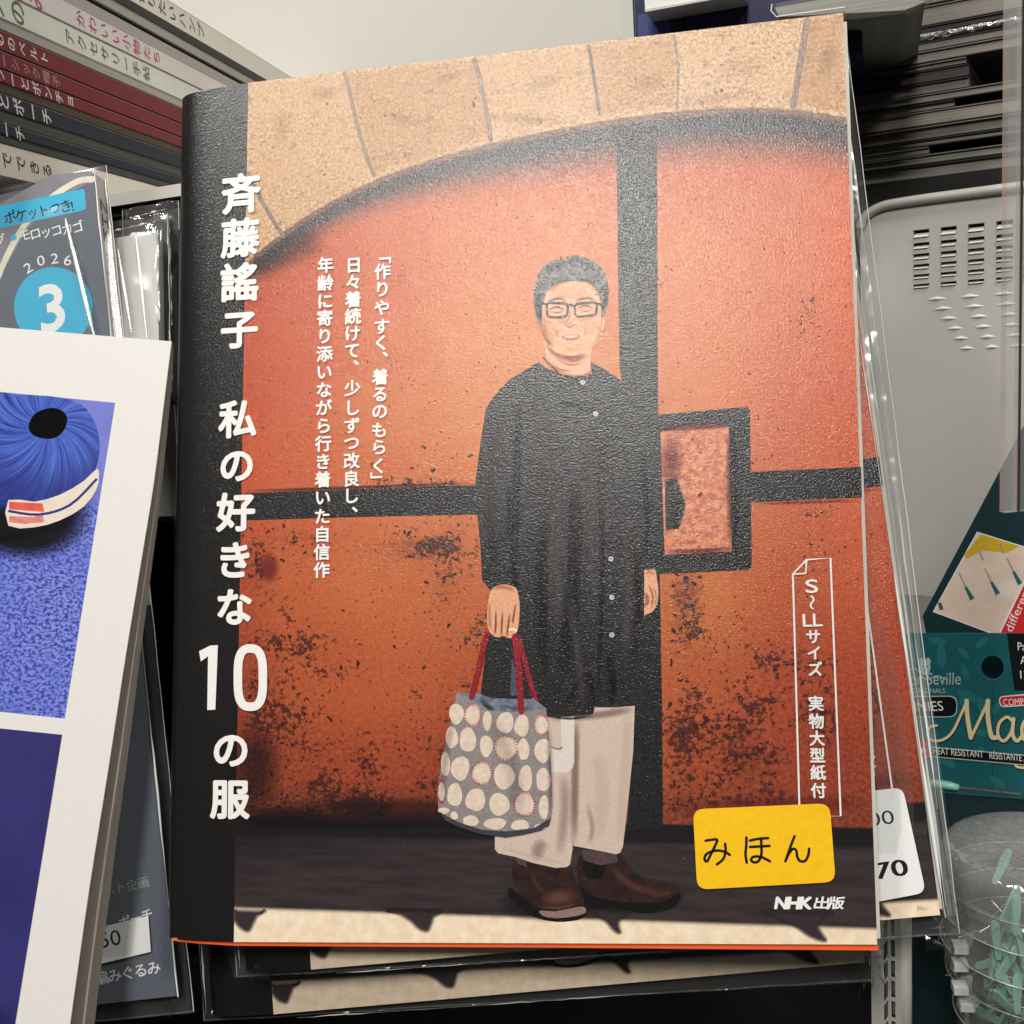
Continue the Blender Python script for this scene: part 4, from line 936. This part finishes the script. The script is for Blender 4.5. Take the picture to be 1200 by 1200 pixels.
# ================================================================== right: magazines stacked with their page edges out, on a dark board
MR = vframe((1182, 104), .125, (1056, 124))
def RL(px, py): return L(px, py, MR)
GP = 'magazines stacked page edges out at the upper right'
PD = [pages_mat('edge_pages', c, 1, 3600, .5) for c in ((160, 152, 142), (128, 118, 112), (88, 80, 80), (146, 144, 134))]
CVD = plain('edge_cover_dark', (44, 42, 44), .4, .4, .1); CVG = plain('edge_cover_grey', (110, 106, 102), .4, .4, .1)
rows = [(-26,3,0,0,0),(4,27,0,0,0),(27.5,36,2,0,1),(46,56,3,0,0),(56.5,71,0,0,0),(71.5,79,1,-50,0),(79.5,94,2,-47,1),(94.5,107,1,-47,1),(107.5,118,0,0,0),(118.5,127,3,-64,0),(127.5,145,0,0,0),(145.5,160,1,0,0),(160.5,169,3,0,1),(169.5,178,0,-94,0),(178.5,190,3,0,0),(190.5,206,3,0,0)]
words = ['near the top edge of the photo', 'second from the top edge', 'dark and thin above the silvery film', 'just under the silvery film', 'grey and thick under two thin ones', 'dark and set back above the black gap', 'dark brown, beside the black gap', 'dark, under the brown one by the gap', 'grey, right below the black gap', 'short, at the thin black slit', 'grey and thick, mid-height', 'brownish, below the thick grey one', 'thin, above the lower black slit', 'short, at the lower black slit', 'thin grey between two black slits', 'lowest of the right stack, on the dark board']
xr0 = RL(1230, 100)[0]; xl0 = RL(985, 120)[0]
for i, (a, b, k, setb, dk_) in enumerate(rows):
    ya, yb_ = RL(1100, a)[1], RL(1100, b)[1]; xa = xl0-.02; xb = xr0 if not setb else RL(1182+setb, 100)[0]
    r = thing('page_edge_magazine', 'magazine showing its page edges, '+words[i], 'magazine', shift(MR, 0, yb_, 0), GP); t = ya-yb_-.0002
    m = MB(); m.box(xa, xb, .0004, t-.0004, -.2, -.0008*random.random(), PD[k]); m.build('page_block', r)
    m = MB(); m.box(xa, xb, t-.00035, t, -.2, .0004, CVD if (dk_ or i % 3 == 0) else CVG); m.build('front_cover', r)
    m = MB(); m.box(xa, xb, 0, .00035, -.2, .0004, CVG if i % 2 else CVD); m.build('back_cover', r)
# a silvery film pouch lying between them
ya, yb_ = RL(1100, 36.5)[1], RL(1100, 45)[1]
SILV = clear('silver_film', .5, .9, .16, wob=(260, 1.0, .004), milk=.35)
r = thing('film_pouch', 'crinkled silvery film pouch between the right page edges', 'pouch', shift(MR, 0, yb_, 0), None)
m = MB(); nn = 60; vs = []; fs = []; rr_ = random.Random(4); t = ya-yb_
for i in range(nn+1):
    x = xl0-.01+(xr0-xl0+.01)*i/nn
    for j in range(5): vs.append((x, t*j/4, .0012*math.sin(math.pi*j/4)+rr_.uniform(-.0005, .0005)))
for i in range(nn):
    for j in range(4): a = i*5+j; fs.append((a, a+5, a+6, a+1))
m.mesh(vs, fs, SILV); m.box(xl0, xr0, .0003, t-.0003, -.2, -.003, PD[1]); m.build('film', r)
# the dark board they lie on
yb_ = RL(1100, 206.5)[1]
m = MB(); m.box(xl0-.04, xr0+.05, yb_-.0065, yb_, -.25, .002, plain('shelf_dark', (16, 15, 13), .5, .3, .1))
tag(m.build('dark_shelf', M=MR), 'dark shelf board under the right page-edge stack, above the white basket', 'shelf')

# ================================================================== top middle: navy folders, a slab of paper, film booklet, shelf upright
MN = vframe((905, 40), .10, (760, 62)); NVF = plain('navy_folder', (30, 34, 74), .45, .4, .08, 120); NVL = plain('navy_folder_light', (62, 72, 128), .5, .4, .3, 900)
def NL(px, py): return L(px, py, MN)
G3 = 'navy folders standing above the book'
for i, (xa, xb, lab) in enumerate(((745, 801, 'left navy folder with paler speckled spine beside the shelf upright'), (803, 873, 'middle navy folder, plain spine, under the white slab'), (875, 1010, 'right navy folder behind the pale film booklet'))):
    r = thing('navy_folder', lab, 'folder', MN, G3); a, b = NL(xa, 30)[0], NL(xb, 30)[0]; yb2 = NL(800, 90)[1]
    m = MB(); m.box(a, b, yb2, yb2+.09, -.12, 0, NVF); m.build('case', r)
    m = MB(); m.box(a+.0008, a+(b-a)*(.72 if i == 0 else .12), yb2, yb2+.0795 if i else NL(770, 14)[1], -.001, .0003, NVL if i == 0 else NVF); m.build('spine', r)
SLB = plain('paper_slab', (232, 230, 224), .5, .3, .02)
MW = shift(MN, 0, 0, .012)
q = [L(*p, MW) for p in ((756, 11), (870, -9), (870, -60), (753, -40))]
r = thing('paper_slab', 'thick white slab of paper on top of the navy folders', 'paper', MW)
m = MB(); m.prism(q, -.06, 0, SLB); m.build('sheet_stack', r)
q = [L(*p, MW) for p in ((757, 14.5), (872, -6.5), (870, -8), (755.5, 11.5))]; m = MB(); m.prism(q, -.05, .0006, plain('slab_edge', (196, 194, 190), .6)); m.build('cover_board', r)
MW2 = shift(MN, 0, 0, .020)
r = thing('film_booklet', 'pale booklet in clear film lying above the top right corner', 'booklet', MW2)
q = [L(*p, MW2) for p in ((908, 9), (1062, -18), (1084, 2), (1060, 12), (913, 19.5))]; m = MB(); m.prism(q, -.08, 0, pages_mat('film_pages', (176, 174, 166), 1, 1200, .3)); m.build('page_block', r)
q = [L(*p, MW2) for p in ((905, 6), (1062, -22), (1092, 0), (1062, 17), (1000, 24), (910, 21))]; m = MB(); m.prism(q, -.003, .0012, CLEAR); m.tube([(*L(905, 6, MW2), .0012), (*L(904, 14, MW2), .0012), (*L(910, 21, MW2), .0012), (*L(990, 10, MW2), .0012)], .0002, EDGE_GLINT); m.build('clear_sleeve', r)
MU = vframe((735, 20), .16, (700, 25))
r = thing('shelf_upright', 'white metal shelf upright at the top beside the navy folders', 'upright', MU)
a, b, c_ = L(728, 20, MU)[0], L(742, 20, MU)[0], L(750, 20, MU)[0]
m = MB(); m.box(a, b, -.12, .1, -.02, 0, METAL); m.build('post', r); m = MB(); m.box(b+.0002, c_, -.12, .1, -.02, -.002, plain('steel', (92, 92, 96), .4, .5, .1, 400, metal=.6)); m.build('slotted_strip', r)

# ================================================================== right: white basket
BSKW = plain('basket_lit_plastic', (240, 238, 232), .4, .4, .02)  # whiter copy of the basket plastic, for light caught at the slots
BSK = plain('basket_plastic', (206, 203, 195), .35, .5, .02, 20)
MBK = vframe((1200, 219), .118, (1052, 237.5), lean=math.radians(0))
bk = thing('basket', 'white plastic basket with rows of slots, holding the teal packets', 'basket', MBK)
def KB(px, py): return L(px, py, MBK)
m = MB()
sx = [(1070, 1089), (1102, 1121), (1134, 1153.5), (1167, 1187), (1199, 1219)]; sy = [(265.5, 274.5), (281, 288), (294, 300.5), (306.5, 312), (318.5, 323.5), (330, 334.5)]
X = [KB(1008, 300)[0]]+[v for p in sx for v in (KB(p[0], 300)[0], KB(p[1], 300)[0])]+[KB(1240, 300)[0]]
Y = [KB(1110, 700)[1]]+[v for p in sy[::-1] for v in (KB(1110, p[1])[1], KB(1110, p[0])[1])]
for i in range(len(X)-1):
    for j in range(len(Y)-1):
        if i % 2 == 1 and j % 2 == 1:
            for (p0, p1) in (((X[i], Y[j]), (X[i+1], Y[j])), ((X[i], Y[j+1]), (X[i+1], Y[j+1])), ((X[i], Y[j]), (X[i], Y[j+1])), ((X[i+1], Y[j]), (X[i+1], Y[j+1]))):
                m.face([(*p0, 0), (*p1, 0), (*p1, -.003), (*p0, -.003)], BSK)
            hh_ = (Y[j+1]-Y[j])*.62; m.mesh([(X[i]+.0002, Y[j], .0006), (X[i+1]-.0002, Y[j], .0006), (X[i+1]-.0002, Y[j]+hh_, -.0022), (X[i]+.0002, Y[j]+hh_, -.0022)], [(0, 1, 2, 3)], BSKW)
        else:
            m.face([(X[i], Y[j], 0), (X[i+1], Y[j], 0), (X[i+1], Y[j+1], 0), (X[i], Y[j+1], 0)], BSK)
top = [KB(*p) for p in spline([(1008,268),(1013,256),(1022,248),(1036,241.5),(1056,237.5),(1090,232.5),(1140,226),(1240,213)], 4, False)]
yy = Y[-1]
for p, q in zip(top, top[1:]):
    m.face([(p[0], yy, 0), (q[0], yy, 0), (q[0], q[1], 0), (p[0], p[1], 0)], BSK)
bw = m.build('slotted_wall', bk)
m = MB(); m.tube([(p[0], p[1], .0006) for p in top], .0017, BSK, 8); m.build('rim', bk, True)
m = MB(); m.box(X[0]-.02, X[-1], Y[0], top[0][1]+.004, -.012, -.010, plain('basket_back', (96, 93, 88), .6)); m.build('rear_wall', bk)
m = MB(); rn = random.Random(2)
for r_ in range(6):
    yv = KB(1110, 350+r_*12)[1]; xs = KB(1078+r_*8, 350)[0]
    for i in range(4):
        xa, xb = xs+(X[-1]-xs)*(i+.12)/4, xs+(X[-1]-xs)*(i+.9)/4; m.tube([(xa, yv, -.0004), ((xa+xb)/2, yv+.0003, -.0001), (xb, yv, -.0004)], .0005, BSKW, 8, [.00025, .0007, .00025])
m.build('light_stripe_rib', bk, True)  # raised strips standing for stripes of light let through the slots
# its low front wall, seen below the wrapped copies
Fp = W(1056, 1140, .040); Fp[2] = -.0745; an = math.radians(-24); fx = np.array([math.cos(an), -math.sin(an)*-1, 0]); fx = np.array([math.cos(an), math.sin(an), 0])
MSD = mat4(Fp, fx, np.array([0, 0, 1.]), np.cross(fx, [0, 0, 1.])); inv = np.linalg.inv(MBK)
def SDp(px, py): return L(px, py, MSD)
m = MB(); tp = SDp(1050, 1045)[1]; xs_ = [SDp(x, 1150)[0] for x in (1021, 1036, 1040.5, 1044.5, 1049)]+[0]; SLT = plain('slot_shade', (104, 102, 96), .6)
rowsY = [0]; y = .001
while y < tp-.006: rowsY += [y, y+.0052]; y += .0066
rowsY.append(tp); sk = .0022
for i in range(5):
    for j in range(len(rowsY)-1):
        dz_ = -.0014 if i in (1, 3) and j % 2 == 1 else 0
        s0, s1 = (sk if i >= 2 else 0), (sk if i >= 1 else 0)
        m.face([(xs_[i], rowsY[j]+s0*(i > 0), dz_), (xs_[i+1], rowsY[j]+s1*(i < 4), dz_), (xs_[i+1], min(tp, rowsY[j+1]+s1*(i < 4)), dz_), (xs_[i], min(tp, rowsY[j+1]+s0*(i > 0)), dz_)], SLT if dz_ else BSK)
m.box(xs_[0], xs_[0]+.0006, 0, tp, -.004, -.0001, BSK); m.box(xs_[0], 0, tp-.0006, tp, -.004, -.0001, BSK)
o = m.build('front_wall', bk); o.matrix_basis = Matrix((inv @ MSD).tolist())
m = MB(); m.tube([(.0004, 0, -.0022), (.0004, tp-.001, -.0022)], .0022, BSK, 16); o = m.build('front_corner', bk, True); o.matrix_basis = Matrix((inv @ MSD).tolist())
m = MB(); m.box(-.36, .0, -.06, .108, -.012, 0, DARK); tag(m.build('gap_shade_board', M=mat4(np.array([.012, .085, 0]), [1, 0, 0], [0, 0, 1.], [0, -1., 0])), 'black board added for the shade in the gap behind the grey craft magazine', 'board')  # added black sheet, stands for the deep shade between the books

# ================================================================== teal needle packets
TEAL = plain('packet_teal', (26, 92, 98), .35, .5, .10, 45); TEALD = plain('packet_teal_dark', (10, 46, 52), .35, .5, .12, 40); GOLD = plain('print_gold', (226, 208, 158), .35, .5, .06); PW = plain('packet_white', (232, 230, 226), .4); PK = plain('packet_black', (14, 16, 18), .35, .5, .05); PR = plain('packet_red', (206, 40, 46), .4); PG2 = plain('packet_grey_print', (168, 184, 182), .4); TEALL = plain('packet_leaf', (40, 110, 112), .35, .5, .08)
MP2 = vframe((1200, 700), .092, (1090, 695), lean=math.radians(8))
p2 = thing('needle_packet', 'dark teal packet tilted behind, with a photograph of needle tips', 'packet', MP2, 'teal needle packets')
m = MB(); m.prism([L(*p, MP2) for p in ((1215, 470), (1081, 722), (1086, 745), (1110, 905), (1215, 905))], -.0008, 0, TEALD); cd = m.build('card', p2)
a = Art(MP2, z=2e-5, dz=4e-6)
a.poly([(1145, 623), (1215, 645), (1215, 700), (1170, 742), (1160, 742), (1093, 717)], PW)
a.poly([(1146, 624.5), (1214, 646), (1214, 700), (1169, 744), (1094.5, 716)], plain('print_fabric', (222, 198, 180), .5, .3, .1, 90))
a.poly([(1150, 626), (1195, 640), (1180, 648), (1152, 645), (1132, 655), (1130, 650)], plain('print_yellow', (206, 168, 36), .5, .3, .12, 200)); a.fade(1185, 690, 40, 26, soft('print_fabric_light', (240, 226, 214), False), .8)
PIN = plain('print_pin', (40, 100, 100), .4, .4, .15, 300); PN2 = plain('print_pin_tip', (168, 150, 140), .4)
for x, y in ((1135, 698), (1165, 692), (1191, 680), (1101, 712)):
    a.poly([(x-5, y-10), (x-2, y-11), (x+7, y+3), (x+2, y+6)] if x > 1110 else [(x-2, y-6), (x+2, y-6), (x+5, y+2), (x, y+3)], PIN)
    if x > 1110: a.poly([(x-12, y-26), (x-10, y-26.5), (x-2.5, y-11), (x-4.5, y-10)], PN2)
for x, y in ((1148, 646), (1172, 638)): a.stroke([(x, y), (x+4, y+10)], 2, PN2, 0)
a.poly([(1215, 640), (1203, 674), (1168, 746), (1215, 760)], PW); a.poly([(1215, 650), (1205, 675), (1171, 745), (1215, 760)], PR)
a.line('different styles', (1186, 741), (1226, 650), 9, PW, .01)
a.build('packet_print', cd)
MP = vframe((1200, 889), .072, (1100, 874), lean=math.radians(6))
def PL_(px, py): return L(px, py, MP)
p1 = thing('needle_packet', 'teal packet with gold script lettering and a round hanging hole', 'packet', MP, 'teal needle packets')
hole = [(1163+13.2*math.cos(t), 782+13.6*math.sin(t)) for t in [math.pi/2+2*math.pi*i/28 for i in range(29)]]
outl = [(1060, 742), (1215, 742), (1215, 938), (1163, 934)]+[(1163, 795.7)]+hole[1:-1][::-1]+[(1162.9, 795.7), (1162.9, 934), (1056, 926)]
outl = [(1060, 742), (1215, 742), (1215, 938), (1163.2, 934)]+[(1163+13.4*math.cos(t)+.1*0, 782+13.6*math.sin(t)) for t in [math.pi/2-.01-2*math.pi*i/28*.9968 for i in range(29)]]+[(1162.8, 934), (1056, 926)]
m = MB(); m.prism([PL_(*p) for p in outl], -.0006, 0, TEAL); cd = m.build('header_card', p1)
m = MB(); m.prism([PL_(*p) for p in ((1056, 926), (1215, 938), (1215, 1230), (1072, 1230))], -.004, -.0007, TEALD); bag = m.build('pouch', p1)
m = MB(); q = [PL_(*p) for p in ((1054, 906), (1215, 920), (1215, 1230), (1070, 1230))]; m.face([(*p, .0009) for p in q[::-1]], clear('pouch_film', .04, .4, .1, wob=(60, .5, .003), milk=.01)); m.build('film', bag)
a = Art(MP, z=2e-5, dz=4e-6)
rn = random.Random(9)
for _ in range(26):
    x, y = rn.uniform(1070, 1210), rn.uniform(750, 925); t = rn.random()*3; l_ = rn.uniform(8, 14)
    if abs(x-1163) < 24 and abs(y-782) < 24: continue
    a.blob(x, y, l_, l_*.42, TEALL, 14, t)
a.stroke([(1163+14.5*math.cos(t), 782+14.8*math.sin(t)) for t in [2*math.pi*i/30 for i in range(30)]], 1.2, TEALL, 0, closed=True)
a.poly([(1180, 742), (1215, 742), (1215, 809), (1189, 809)], PK)
for s_, x, y, x2 in (('Pack of 12', 1193, 762, 1240), ('Assorted', 1196, 778, 1240), ('12 pcs', 1196, 795, 1228)): a.line(s_, (x, y), (x2, y+1), 9.5, PW, .02)
a.poly(rrect([(1170, 816), (1215, 812), (1215, 826), (1172, 829)], 6), PW); a.poly(rrect([(1171.3, 817), (1215, 813.5), (1215, 825), (1173, 827.6)], 5), PR); a.line('COMPACT', (1176.5, 827), (1218, 825.5), 8, PW, .02)
# crest with a small crowned head, maker's name
a.blob(1084, 782, 6.5, 9, PG2, 16); a.poly([(1077, 774), (1080, 770), (1084, 773), (1088, 770), (1091, 774), (1090, 778), (1078, 778)], PG2)
for dx, dy in ((-2.5, 781), (2.5, 781), (0, 786)): a.blob(1084+dx, dy, 1, 1, TEAL, 8)
a.stroke([(1060, 786), (1074, 784), (1084, 796), (1098, 792), (1108, 796)], 1.4, PG2)
a.line('Taylor Seville', (1040, 803), (1126, 802), 14, PG2, .0, shear=.15); a.line('ORIGINALS', (1070, 812), (1108, 812), 5.5, PG2)
a.poly(rrect([(1030, 816), (1122, 815), (1122, 840.5), (1030, 841)], 10), PG2); a.poly(rrect([(1030, 817.2), (1120.8, 816.2), (1120.8, 839.3), (1030, 839.8)], 9.5), PK); a.line('LES FINIES', (1040, 835), (1106, 832.5), 11, PW)
def script(pts, wd, m_, **k): a.stroke(pts, wd, m_, 6, **k)
for dx, dy, m_ in ((.8, 1.2, PK), (0, 0, GOLD)):
    T = lambda P: [(x+dx, y+dy) for x, y in P]
    script(T([(1098,850),(1090,852),(1087,860),(1092,867),(1104,867),(1116,858),(1126,838),(1133,822)]), 3.2, m_)
    script(T([(1133,821),(1134,840),(1138,864)]), 5.2, m_); script(T([(1138,864),(1146,848),(1158,822)]), 3.6, m_)
    script(T([(1158,821),(1158,840),(1162,862),(1168,864)]), 5.4, m_)
    script(T([(1187,845),(1180,840),(1171,848),(1170,862),(1177,868),(1185,858),(1188,844)]), 3.6, m_); script(T([(1188,842),(1187,860),(1192,868),(1198,862)]), 4.2, m_)
    script(T([(1212,846),(1204,842),(1198,852),(1200,866),(1209,866)]), 3.8, m_)
    script(T([(1190,893),(1192,898),(1204,899),(1215,892)]), 3.0, m_)
a.poly([(1060, 871.5), (1215, 885.5), (1215, 898), (1060, 884)], PG2); a.poly([(1060, 872.8), (1215, 886.8), (1215, 896.7), (1060, 882.7)], PK)
a.line('HEAT RESISTANT', (1094, 883), (1153, 887.5), 7.6, PW, .01); a.line('RÉSISTANTE À LA CHALEUR', (1160, 888.5), (1250, 896), 7.6, PW, .01)
a.blob(1081, 878, 10, 12, PR, 24); a.blob(1082, 879, 4, 3, PW, 12)
a.build('packet_print', cd)
ndl = thing('needle', 'slim needle with pale mint handle showing inside the teal packet', 'needle', MP)
MINT = plain('mint_plastic', (142, 200, 182), .35, .5, .05)
m = MB(); m.tube([(*PL_(x, y), -.0000) for x, y in ((1089, 917), (1092, 918), (1102, 919), (1112, 921), (1124, 923))], .0014, MINT, 8, [.0009, .0016, .0014, .0015, .0010]); m.build('handle', ndl, True)
m = MB(); m.tube([(*PL_(1124, 923), 0), (*PL_(1196, 931), 0)], .0004, plain('steel_wire', (190, 178, 170), .25, .5, .02, metal=.8), 6); m.build('shaft', ndl)

# ================================================================== clear jar of threaders
Yj = .032; jc = W(1214, 1080, Yj); pxm = np.linalg.norm(W(1215, 1080, Yj)-W(1214, 1080, Yj))
MJ = np.eye(4); MJ[:3, 3] = [jc[0], Yj, W(1214, 1290, Yj)[2]]
def zj(y): return W(1214, y, Yj)[2]-MJ[2, 3]
jar = thing('jar', 'clear plastic jar full of mint-handled needle threaders', 'jar', MJ)
JCL = clear('jar_plastic', .14, .85, .08, wob=(90, .25, .002), milk=.11); JCL2 = clear('jar_lid_plastic', .12, .8, .08, wob=(120, .4, .003), milk=.15)
TOOTH = plain('tooth_plastic', (196, 200, 196), .3, .5, .05)
RIDGE2 = clear('jar_ring', .25, .8, .2, wob=None, milk=.25)
def lathe(prof, m_, name, parent, seg=72):
    vs = []; fs = []
    for r_, z in prof:
        for k in range(seg): t = 2*math.pi*k/seg; vs.append((r_*math.cos(t), r_*math.sin(t), z))
    for i in range(len(prof)-1):
        for k in range(seg): a_ = i*seg+k; b_ = i*seg+(k+1) % seg; fs.append((a_, b_, b_+seg, a_+seg))
    return obj(name, vs, fs, m_, parent, smooth=True)
R1 = 113*pxm
prof = [(R1*.70, 0), (R1*.74, zj(1270)), (R1*.80, zj(1210)), (R1*.865, zj(1160)), (R1*.90, zj(1142))]
for y, k in ((1140, .935), (1128, .945), (1107, .955), (1104, .975), (1101, .955), (1088, .955), (1071, .96), (1068, .985), (1065, .96), (1052, .965), (1038, .97), (1035, .99), (1032, .97)): prof.append((R1*k, zj(y)))
lathe(prof, JCL, 'body', jar)
lathe([(R1*.985, zj(1046)), (R1*1.0, zj(1030)), (R1*1.005, zj(1012)), (R1*.985, zj(1001)), (R1*.93, zj(994)), (R1*.86, zj(991)), (R1*.8, zj(990)), (R1*.55, zj(988)), (.0005, zj(988))], JCL2, 'lid', jar)
for y in (1186, 1140, 1104, 1068, 1035):
    r_ = R1*(.985 if y < 1130 else .93 if y < 1150 else .85); m = MB(); pts = [(r_*math.cos(t), r_*math.sin(t), zj(y)) for t in [2*math.pi*i/64 for i in range(65)]]; m.tube(pts, .00022, RIDGE2, 6); m.build('moulded_ring', jar, True)
for y in (1090, 1110, 1137, 1158):
    m = MB(); t = math.radians(203); r_ = R1*(.98 if y < 1150 else .9); cx, cy = r_*math.cos(t), r_*math.sin(t)
    m.box(cx-.0016, cx+.0022, cy-.002, cy+.002, zj(y)-.0011, zj(y)+.0011, TOOTH); m.build('ratchet_tooth', jar)
WIRE = plain('thin_wire', (150, 138, 122), .3, .5, .05, metal=.9)
th0 = None; rn = random.Random(12)
def inside(x, y, lim):          # a point in the jar seen near that pixel, kept off its wall
    p = W(x, y, Yj+rn.uniform(-.010, .004)); d = p[:2]-MJ[:2, 3]; r_ = np.linalg.norm(d); k = lim*R1*(1 if y < 1140 else .86)
    if r_ > k: p[:2] = MJ[:2, 3]+d*k/r_
    return p
def make_threader(label):
    r = thing('needle_threader', label, 'threader', np.eye(4), 'mint needle threaders in the jar')
    m = MB(); pts = [(-.0007, 0), (-.0009, .003), (-.0012, .007), (-.0009, .0105), (.0009, .0105), (.0012, .007), (.0009, .003), (.0007, 0)]
    m.prism([tuple(p) for p in spline(pts, 3)], -.0005, .0005, MINT); m.build('handle', r)
    m = MB(); m.tube([(0, 0, 0), (-.0018, -.005, .0002), (0, -.009, 0), (.0018, -.005, -.0002), (0, 0, 0)], .00014, WIRE, 5); m.build('wire_loop', r)
    return r
spots = [(1172,1020,.3),(1190,1078,.1),(1168,1098,.35),(1196,1112,-.2),(1178,1132,.6),(1150,1150,.5),(1160,1172,-.3),(1196,1150,.2),(1180,1180,-.7),(1140,1176,.15),(1145,1196,-1.0),(1170,1204,.5),(1198,1190,.9),(1186,1100,-.1),(1160,1128,1.1),(1152,1112,-.15),(1182,1064,.45),(1146,1136,.2),(1170,1156,-.45),(1192,1170,.05),(1156,1186,.9),(1188,1132,-.6),(1140,1160,-.1),(1174,1112,.8)]
wd = ['alone near the lid', 'upright under the lid', 'leaning in the upper middle', 'upper right by the rim', 'tilted at mid-height', 'left of the wire tangle', 'lower left, leaning outward', 'upright at the right edge', 'lower middle, tipped over', 'at the jar wall, lower left', 'lying near the bottom left', 'bottom middle', 'bottom right, slanting', 'behind the upper pair', 'lying across the middle', 'leaning on the left wall', 'just below the one near the lid', 'left wall, half-way down', 'crossing the lower middle', 'lower right, upright', 'low on the left, almost flat', 'right of the middle, leaning left', 'upright by the lower left wall', 'centre, steeply tilted']
for i, (x, y, t) in enumerate(spots):
    lab = 'mint-handled needle threader in the jar, '+wd[i]
    if th0 is None: th0 = make_threader(lab); o = th0
    else: o = clone(th0); o['label'] = lab
    p = inside(x, y, .56); o.matrix_world = Matrix.Translation(Vector(p)) @ Matrix.Rotation(t+rn.uniform(-.1, .1), 4, 'Y') @ Matrix.Rotation(math.pi/2+rn.uniform(-.3, .3), 4, 'X') @ Matrix.Rotation(rn.uniform(-.6, .6), 4, 'Y') @ Matrix.Translation(Vector((0, -.004, 0)))
m = MB()
for _ in range(26):
    p = inside(rn.uniform(1150, 1205), rn.uniform(1060, 1190), .42); d = np.array([rn.uniform(-1, 1), rn.uniform(-.4, .4), rn.uniform(-1, 1)])*.007; e = np.array([rn.uniform(-1, 1), rn.uniform(-.4, .4), rn.uniform(-1, 1)])*.003
    m.tube([p-d, p+e, p+d], .00013, WIRE, 4)
tag(m.build('loose_wires'), 'tangle of thin wire loops among the threaders in the jar', 'wire', kind='stuff')

# ================================================================== clear divider at the right edge
MD = vframe((1190, 300), -.03, (1100, 305)); a_, b_ = L(1180, 300, MD)[0], L(1196, 300, MD)[0]
y0, y1 = L(1190, 600, MD)[1], L(1190, -60, MD)[1]
dv = thing('acrylic_divider', 'clear upright plastic divider at the right edge', 'divider', MD)
m = MB(); m.box(a_, b_, y0, y1, -.002, 0, clear('acrylic', .10, .5, .1, wob=None, milk=.20)); m.build('strip', dv)
m = MB(); m.box(b_+.0001, b_+.02, y0, y1, -.0021, -.0001, clear('acrylic_side', .06, .4, .1, wob=None, milk=.10)); m.build('plate', dv)
m = MB(); m.tube([(b_, y0, .0002), (b_, y1, .0002)], .0003, plain('divider_edge', (60, 58, 56), .3)); m.build('edge', dv)
